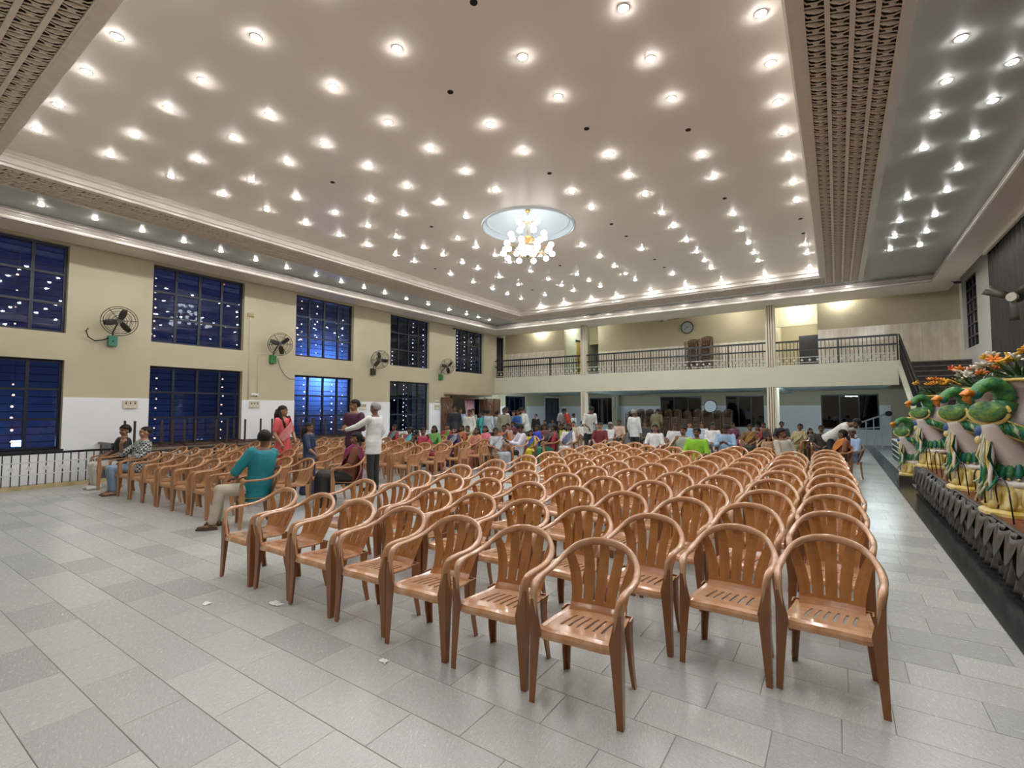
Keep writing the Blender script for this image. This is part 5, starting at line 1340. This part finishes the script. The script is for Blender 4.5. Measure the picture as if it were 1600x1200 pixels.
person('man in teal shirt and beige trousers twisting away on his chair', (-6.85, 3.62, 0), -.53,
       dict(SIT, top=cm(TEAL), bottom=cm((.50, .45, .37)), shoe=SANDAL, sandal=True, sleeve=1.15, hair='short', skin=SKIN[1], cyaw=-.75, pyaw=-.55, hyaw=-1.75, hem=-.17, tinf=.030, wide=1.05, up=(-.06, .10, 1),
            elbow=[(-.24, .20, .76), (.10, -.20, .76)], wrist=[(-.30, .0, .66), (-.14, -.20, .64)], legs=[((-.085, .05, .49), (-.12, -.40, .50), (-.16, -.42, .085)), ((.085, .05, .49), (.04, -.37, .51), (.10, -.46, .085))],
            toe=[(-.5, -.85, 0), (-.2, -1, 0)], vox=.011), GF, 1.0)
chair(-6.83, 3.68, -.38, 'brown armchair turned askew under the man in teal shirt', 'left block of chairs', True)
pk = person('woman in pink and orange kurta with long hair standing behind the girl', (-9.7, 5.75, 0), 1.85,
       dict(STAND, top=cm((.62, .09, .10)), bottom=cm((.55, .08, .10)), bottom_kind='skirt', topname='kurta', shoe=SANDAL, sandal=True, sleeve=.7, hem=-.42, flare=.03, hair='longfront', skin=SKIN[2], wide=.88, hyaw=.25, drape=cm((.62, .22, .22)),
            elbow=[(-.24, .0, 1.13), (.24, -.04, 1.15)], wrist=[(-.20, -.15, .93), (.14, -.20, 1.0)], vox=.011), GF, .965)
person('girl in dark blue dress with hairband standing with hand on chair', (-8.45, 5.55, 0), 2.1,
       dict(STAND, top=cm((.010, .028, .085)), bottom=cm((.010, .025, .075)), bottom_kind='skirt', topname='dress_top', bottomname='dress_skirt', skirt_w=.17, shoe=SANDAL, sandal=True, sleeve=.95, hem=-.14, flare=.06, hair='long', skin=SKIN[0], wide=.86, hyaw=.0,
            elbow=[(-.27, -.12, 1.12), (.25, .02, 1.14)], wrist=[(-.30, -.32, .98), (.22, -.10, .92)], vox=.011), GF, .775)
person('seated woman in black and magenta sari smiling, hands in her lap', (-7.0, 5.3, 0), -.65,
       dict(SIT, top=cm((.16, .05, .025)), bottom=cm((.012, .012, .012)), bottom_kind='skirt', topname='blouse', bottomname='sari_skirt', skirt_w=.20, knee_r=.14, shoe=SANDAL, sandal=True, sleeve=.8, hair='bun', skin=SKIN[0], wide=.98, belly=.03, drape=cm((.20, .014, .085)), hyaw=-.1, legs=SIT_LEGS(.09, -.40), vox=.011), GF, .93)
chair(-7.0, 5.3, -.65, 'brown armchair under the woman in black and magenta sari', 'left block of chairs', True)
person('man in deep purple shirt standing with folded hands', (-8.56, 6.65, 0), .15,
       dict(STAND, top=cm((.055, .010, .035)), bottom=cm((.014, .011, .014)), shoe=SHOE_D, sleeve=1.7, hair='short', skin=SKIN[0], hyaw=-.5, hem=-.12,
            elbow=[(-.25, .0, 1.16), (.25, .0, 1.16)], wrist=[(-.08, -.21, 1.17), (.06, -.22, 1.16)], hdir=[(.8, -.4, .1), (-.8, -.4, .1)], vox=.011), GF, 1.04)
person('grey-haired man in white shirt reaching out his arm', (-7.70, 6.47, 0), -1.25,
       dict(STAND, top=cm((.70, .70, .72)), bottom=cm((.022, .024, .026)), shoe=SHOE_D, sleeve=1.85, hair='short', hairm=M_greyhair, skin=SKIN[1], hem=-.20, wide=1.05, belly=.05, hyaw=.05,
            elbow=[(-.26, .05, 1.17), (.24, -.24, 1.27)], wrist=[(-.24, -.08, .93), (.20, -.52, 1.20)], hdir=[(0, -.2, -1), (0, -1, -.05)], hnrm=[(1, 0, 0), (0, 0, 1)], curl=.3, vox=.011), GF, 1.0)
# ---- the crowd: a few built figures, copied with clothes of their own
ARCH = {}
def arch(key, **kw):
    r = person('template', (0, 0, -50), 0, kw); ARCH[key] = r
g0 = cm((.5, .5, .5))
base = dict(top=g0, bottom=g0, shoe=SHOE_D, skin=SKIN[0], vox=.016)
arch('man', **dict(SIT, **base, sleeve=1.2, hair='short', stache=True))
arch('man2', **dict(SIT, **base, sleeve=1.85, hair='short', hyaw=.5, belly=.05, wide=1.05))
arch('chin', **dict(SIT, **base, sleeve=1.2, hair='short', stache=True, elbow=[(-.25, -.12, .75), (.25, .05, .74)], wrist=[(-.06, -.19, .99), (.12, -.19, .635)], hdir=[(.35, .35, .6), (-.5, -.8, -.1)], hnrm=[(0, .6, .4), (0, 0, -1)], curl=1.0))
arch('phone', **dict(SIT, **base, sleeve=1.85, hair='short', hup=(0, -.35, 1), elbow=[(-.24, -.02, .74), (.24, -.02, .74)], wrist=[(-.09, -.26, .80), (.08, -.26, .80)], hdir=[(.6, -.5, .3), (-.6, -.5, .3)], hnrm=[(0, .4, .6), (0, .4, .6)], curl=1.1))
arch('woman', **dict(SIT, **base, sleeve=.8, hair='bun', bottom_kind='skirt', topname='blouse', bottomname='sari_skirt', skirt_w=.12, wide=.92, drape=g0, hyaw=.2))
arch('woman2', **dict(SIT, **base, sleeve=.8, hair='braid', bottom_kind='skirt', topname='blouse', bottomname='sari_skirt', skirt_w=.12, wide=.94, drape=g0, hyaw=-.6))
arch('girl', **dict(SIT, **base, sleeve=1.3, hair='long', topname='kurta', bottom_kind='skirt', skirt_w=.12, wide=.86, drape=g0, hyaw=.15))
arch('stand', **dict(STAND, **base, sleeve=1.85, hair='short', stache=True))
arch('cross', **dict(STAND, **base, sleeve=1.2, hair='short', hyaw=.5, elbow=[(-.26, -.08, 1.16), (.26, -.08, 1.16)], wrist=[(.04, -.21, 1.17), (-.04, -.22, 1.14)], hdir=[(1, .0, .1), (-1, .0, .1)]))
arch('lean', **dict(STAND, **base, sleeve=1.2, hair='short', up=(0, -.25, 1), hup=(0, -.75, 1), elbow=[(-.25, -.08, 1.14), (.25, -.08, 1.14)], wrist=[(-.14, -.28, .98), (.14, -.28, .98)]))
arch('bend', **dict(STAND, **base, sleeve=1.6, hair='short', up=(0, -1.1, .75), hup=(0, -1.2, .5), hem=-.16, elbow=[(-.25, -.42, 1.0), (.25, -.42, 1.0)], wrist=[(-.16, -.58, .86), (.16, -.58, .86)]))
PEOPLE_XY = []
NCH = 0
def crowd(key, px, top, cols, label, rz=None, sc=.93, d=None, chair_=True, skin=None, hairm=None, group='people at the back', seat_m=None):
    """cols = (upper, lower[, drape]); seated figures stand on the floor point below their head, standing ones at camera depth d"""
    global NCH
    sc *= .93 if key not in ('bend', 'lean') else 1.0
    H = {'man': 1.325, 'man2': 1.325, 'chin': 1.325, 'phone': 1.28, 'woman': 1.315, 'woman2': 1.315, 'girl': 1.315}.get(key, 1.755) * sc
    if d is None: q = at_z(px, top, H)
    else:
        r = ray(px, top); q = V((0, 0, CAM_H)) + r * d
        sc = sc * 1.0 if key in ('bend', 'lean') else max(.8, min(1.06, q.z / 1.755)); 
    src = ARCH[key]; rz = random.uniform(-.3, .3) if rz is None else rz
    sit = key in ('man', 'man2', 'chin', 'phone', 'woman', 'woman2', 'girl')
    loc = V((q.x, q.y, 0)) - (Matrix.Rotation(rz, 3, 'Z') @ V((0, .13 * sc, 0)) if sit else V((0, 0, 0)))
    for _ in range(14):        # step back along the line of sight until nobody stands in the same spot
        if all((loc.x - x) ** 2 + (loc.y - y) ** 2 > .235 for x, y in PEOPLE_XY): break
        k = 1.025; z0 = q.z; q = V((0, 0, CAM_H)) + (q - V((0, 0, CAM_H))) * k; sc *= q.z / z0
        loc = V((q.x, q.y, 0)) - (Matrix.Rotation(rz, 3, 'Z') @ V((0, .13 * sc, 0)) if sit else V((0, 0, 0)))
    o = dup(src, loc, rz, label, group); o.scale = (sc,) * 3
    for c in o.children:
        role = c.get('role'); m = None
        if role == 'top': m = cm(cols[0])
        elif role == 'bottom': m = cm(cols[1])
        elif role == 'drape': m = cm(cols[2] if len(cols) > 2 else cols[0])
        elif role == 'skin': m = skin or SKIN[random.choice((0, 1, 1, 3, 2))]
        elif role == 'hair' and hairm: m = hairm
        if m: c.material_slots[0].link = 'OBJECT'; c.material_slots[0].material = m
    if sit and chair_:
        NCH += 1
        chair(loc.x, loc.y, rz, 'brown armchair under the ' + ' '.join(label.split()[:9]), 'chairs of the seated crowd', NCH % 2 == 0)
    PEOPLE_XY.append((loc.x, loc.y)); return o
W1, W2, LB, BG, BK, DG = (.66, .67, .69), (.58, .60, .62), (.26, .40, .58), (.46, .43, .33), (.014, .014, .016), (.05, .05, .055)
# the man with the phone in the aisle
o = crowd('phone', 813.5, 664, ((.60, .58, .68), BK), 'man in lilac-white shirt bending over his phone in the aisle', -.62, 1.0, skin=SKIN[3])
q = o.matrix_world if False else Matrix.Rotation(-.62, 3, 'Z') @ V((0, -.35, .86)) + o.location
ph = thing('mobile_phone', 'dark mobile phone in the hands of the aisle man', 'phone', q, -.62); MB().box((-.037, -.004, -.07), (.037, .004, .07), Matrix.Rotation(-.9, 3, 'X')).build('case', M_black, ph); MB().box((-.033, .004, -.064), (.033, .005, .064), Matrix.Rotation(-.9, 3, 'X')).build('screen', emission('phone_glow', (.6, .7, .9), .8), ph)
# women on the left, from the window to the aisle
crowd('woman', 615, 663, ((.25, .02, .03), (.40, .12, .04), (.10, .20, .18)), 'woman in maroon, teal and orange sari seated by fourth window')
crowd('woman2', 640, 667, ((.25, .05, .10), (.05, .35, .42), (.08, .42, .50)), 'woman in bright cyan sari seated by fourth window', .1, .9)
crowd('girl', 645, 677, (BK, BK, BK), 'small dark-clad child seated before the cyan sari woman', 0, .78)
crowd('man', 653, 672, ((.25, .28, .32), NAVY), 'boy in dark checked shirt seated at the left', 2.9, .80)
crowd('woman2', 663, 668, ((.30, .02, .05), (.25, .02, .04), (.35, .03, .06)), 'woman in crimson seated leaning toward the boy', 1.6, .92)
crowd('girl', 678, 665, ((.09, .28, .06), (.20, .22, .14), (.10, .30, .06)), 'young woman in green top with long black hair', .4)
crowd('woman', 698, 662, ((.30, .03, .05), (.28, .05, .05), (.10, .22, .04)), 'woman in red blouse and green sari drape near the door')
crowd('girl', 709, 667, ((.05, .02, .08), (.05, .03, .07), (.20, .22, .28)), 'girl in dark purple dress with grey scarf', .2, .90)
crowd('woman', 720, 664, ((.35, .07, .03), (.22, .10, .04), (.30, .14, .04)), 'woman in rust orange sari near the door')
crowd('woman2', 731, 665, ((.05, .03, .03), (.14, .12, .06), (.50, .42, .18)), 'woman in cream yellow sari drape seen in profile', .9)
crowd('girl', 744, 668, ((.48, .18, .12), (.45, .16, .12), (.45, .17, .12)), 'girl in salmon dress seated among the women', 0, .90)
crowd('girl', 757, 665, ((.58, .14, .20), (.50, .25, .28), (.62, .16, .22)), 'woman in bright pink with pink scarf', .15)
crowd('woman2', 776, 668, ((.40, .42, .45), (.35, .38, .42), (.55, .58, .62)), 'woman in white and grey patterned shawl', 1.2, .92)
crowd('woman', 787, 664, ((.40, .12, .04), (.06, .05, .05), (.07, .05, .05)), 'woman in orange blouse and dark sari raising her arm', .3)
crowd('man', 792, 661, ((.35, .25, .25), BK), 'balding man seated behind the orange-bloused woman', 0, .93)
crowd('woman', 800, 659, ((.12, .02, .03), (.10, .03, .03), (.14, .03, .04)), 'woman in dark maroon seated behind the aisle man', .1)
crowd('man2', 808, 657, ((.50, .48, .42), BK), 'man in cream shirt seated behind the aisle man')
crowd('girl', 829, 672, ((.45, .40, .03), (.55, .50, .02), (.05, .08, .40)), 'small girl in yellow skirt and blue top', .3, .80)
crowd('woman', 838, 664, ((.02, .04, .40), (.05, .05, .30), (.03, .05, .45)), 'woman in vivid royal blue sari', -.2)
crowd('woman2', 851, 662, ((.12, .02, .03), (.10, .06, .05), (.09, .06, .05)), 'woman in dark brown sari beside the blue sari', .4, .94)
crowd('woman2', 865, 663, ((.30, .02, .04), (.02, .14, .07), (.10, .08, .07)), 'woman in red blouse and green sari turned left', -.9, .96)
crowd('woman', 876, 662, ((.30, .34, .03), (.12, .16, .05), (.35, .40, .05)), 'woman in lime yellow sari seated behind', .2)
crowd('girl', 888, 662, ((.62, .62, .62), (.64, .65, .66), (.12, .15, .28)), 'young woman in white dress with blue-grey scarf at aisle', .1, .96)
crowd('man', 851, 656, (BK, BK), 'dark-clad man seated far back left of the pillar', 0, .92)
crowd('man', 863, 654.5, (DG, BK), 'man in charcoal shirt far back under the balcony', 0, .90)
# men right of the aisle
crowd('man', 896, 658, ((.48, .43, .34), BK), 'man in beige shirt seated left of the pillar', .3)
crowd('man2', 911, 657, ((.62, .62, .63), (.03, .05, .12)), 'man in white shirt and blue jeans seated sideways', .9, .95)
crowd('man', 937.5, 659.5, ((.14, .012, .018), (.16, .17, .11)), 'bearded man in maroon shirt and olive trousers', .15, .98, skin=SKIN[2])
crowd('man2', 952, 659, (W1, BK), 'grey-haired man in pale blue-white shirt seated upright', -.5, .97, hairm=M_greyhair)
crowd('man', 967, 656, ((.55, .40, .31), BK), 'man in peach shirt seated before the back pillar', .1, .97)
crowd('man', 1007, 658, (DG, BK), 'man in dark grey seated behind the standing man', .2)
crowd('man', 1023, 662.5, (W1, DG), 'moustached man in white shirt at the end of a row', .0, .98, skin=SKIN[0])
crowd('chin', 1032, 671, ((.20, .13, .09), DG), 'boy in brown checked shirt covering his face', 0, .86)
crowd('man', 1054, 661, (W2, BK), 'dark man in white shirt seated in the middle', .1, .96, skin=SKIN[3])
crowd('chin', 1066.5, 665, ((.36, .40, .31), DG), 'man in pale khaki shirt resting his chin on hand', -.1, 1.0)
crowd('man2', 1077, 658.5, (LB, DG), 'man in light blue shirt seated behind khaki shirt', .3, .96)
crowd('man', 1088, 667, ((.22, .50, .02), DG), 'man in bright lime green shirt with dark moustache', 0, 1.0, skin=SKIN[1])
crowd('man2', 1096, 659, ((.48, .56, .64), DG), 'man in pale blue shirt behind the lime green shirt', .1, .96)
crowd('man2', 1113, 660, (W1, DG), 'man in crisp white shirt seated before the stacks', .4, .97)
crowd('phone', 1133.5, 665, (LB, DG), 'man in sky blue shirt looking at his phone', .05, 1.0, skin=SKIN[3])
crowd('woman', 1145, 660.5, ((.12, .02, .06), (.14, .02, .06), (.16, .02, .07)), 'woman in magenta maroon sari by the dark window', .3)
crowd('woman', 1171, 663, ((.14, .07, .02), (.03, .03, .02), (.30, .15, .03)), 'woman in mustard and black sari right of the stacks', 0)
crowd('woman2', 1183, 664, ((.05, .02, .02), BK, (.30, .04, .03)), 'woman in black with red drape', .2, .92)
crowd('woman2', 1193, 660, ((.20, .06, .03), DG, DG), 'woman in grey sari beside the right pillar', .3)
crowd('girl', 1201, 679, ((.35, .22, .12), (.4, .3, .2), (.35, .2, .1)), 'small child peeking over chair backs', 0, .76)
crowd('man', 1221, 658, (BK, BK), 'man in black seated right of the deep pillar', 0, .97)
crowd('man2', 1223, 668, ((.50, .47, .40), DG), 'man in cream shirt looking left, arm over chair', 1.0, 1.0)
crowd('woman', 1249, 662, ((.35, .30, .16), (.30, .26, .14), (.40, .33, .16)), 'woman in cream gold sari against pale tiles', -.5, .95)
crowd('girl', 1266, 669, (DG, DG, DG), 'dark-haired girl half hidden behind bending man', .0, .85)
crowd('man', 1283, 664, (BK, BK), 'man in black seated behind the bending man', 0, .94)
crowd('woman2', 1314, 671, ((.20, .06, .03), (.35, .10, .02), (.55, .17, .02)), 'woman in bright orange sari in the last right column', -1.1, .95)
crowd('man2', 1322, 663, ((.30, .18, .12), DG), 'man in brown seated behind the orange sari', 0, .94)
crowd('man2', 1329, 668, ((.30, .42, .66), (.30, .34, .42)), 'grey-haired man in pale blue shirt at right aisle', -.7, .97, hairm=M_greyhair)
# standing
crowd('stand', 710.5, 633.5, ((.012, .014, .024), BK), 'tall man in navy suit jacket standing by carved door', .9, d=18.6, skin=SKIN[1])
crowd('cross', 719, 637, (LB, NAVY), 'man in light blue shirt with folded arms by the door', .3, d=18.9)
crowd('stand', 733, 640, ((.60, .62, .56), BK), 'man in cream white shirt standing before the doorway', .2, d=17.6, skin=SKIN[3])
crowd('stand', 738, 638.5, ((.35, .30, .30), BK), 'man half hidden behind the cream shirt in doorway', 0, d=20.0)
crowd('cross', 750, 643, ((.03, .28, .27), (.03, .22, .22)), 'person in turquoise shirt with folded arms at door', -.6, d=18.0)
crowd('stand', 759, 639.5, ((.06, .25, .40), BK), 'man in bright blue shirt behind turquoise shirt', 2.8, d=19.2)
crowd('stand', 764, 640, ((.50, .55, .60), DG), 'man in pale striped shirt seen from behind', 3.0, d=17.8)
crowd('stand', 778, 642, ((.55, .58, .60), DG), 'man in white shirt seen from behind near olive shirt', 2.9, d=18.4)
crowd('stand', 787.5, 637.5, ((.26, .26, .19), DG), 'man in olive khaki shirt standing by blue window', .4, d=18.2, skin=SKIN[3])
crowd('stand', 791.5, 636, (W2, DG), 'man in white shirt behind the olive shirt', 1.8, d=19.6)
crowd('stand', 802, 642, ((.20, .22, .25), DG), 'boy in grey standing beside the royal blue shirt', 0, d=20.5)
crowd('cross', 808.5, 640, ((.02, .12, .42), NAVY), 'man in royal blue shirt standing by the window', -.2, d=19.0, skin=SKIN[1])
crowd('stand', 818, 639, ((.50, .38, .36), BK), 'person in pale pink behind standing white shirt', 1.0, d=21)
crowd('lean', 823, 643, ((.52, .54, .52), DG), 'young man in white patterned shirt turning left', -1.2, .98, d=18.2)
crowd('stand', 837, 652, (BK, BK), 'short person in black standing under the balcony', 0, d=21.5)
crowd('lean', 878, 650, ((.35, .36, .36), BK), 'person in grey stooping near the navy door', .9, .97, d=22.5)
crowd('lean', 889, 650, ((.45, .05, .02), BK), 'person in bright red shirt stooping near the navy door', -1.0, .97, d=22.0)
crowd('stand', 897, 650, ((.55, .58, .60), BK), 'person in white shirt behind the red shirt', 2.6, d=23.0)
crowd('lean', 919, 642, ((.66, .67, .66), BK), 'man in white shirt standing with bowed head by pillar', 1.0, 1.0, d=16.6, skin=SKIN[1])
crowd('stand', 991, 639.5, ((.64, .68, .70), BK), 'grey-haired man in white shirt standing with back turned', 2.8, d=15.6, hairm=M_greyhair)
crowd('lean', 1024, 650, ((.16, .14, .08), BK), 'man in khaki stooping before the chair stacks', 2.9, .95, d=20.0)
crowd('bend', 1298, 664, ((.62, .63, .60), BK), 'man in white shirt bending far over toward orange sari', 1.25, .97, d=12.7)
for r in ARCH.values():
    for c in list(r.children): bpy.data.objects.remove(c)
    bpy.data.objects.remove(r)
# drop empty crowd-side chairs that a seated or standing figure now occupies
for o in [o for o in COL.objects if o.get('category') == 'chair' and o.get('group') in ('right block of chairs', 'left block of chairs') and 'under the' not in o['label']]:
    if any((o.location.x - x) ** 2 + (o.location.y - y) ** 2 < .20 for x, y in PEOPLE_XY):
        for c in list(o.children): bpy.data.objects.remove(c)
        bpy.data.objects.remove(o)
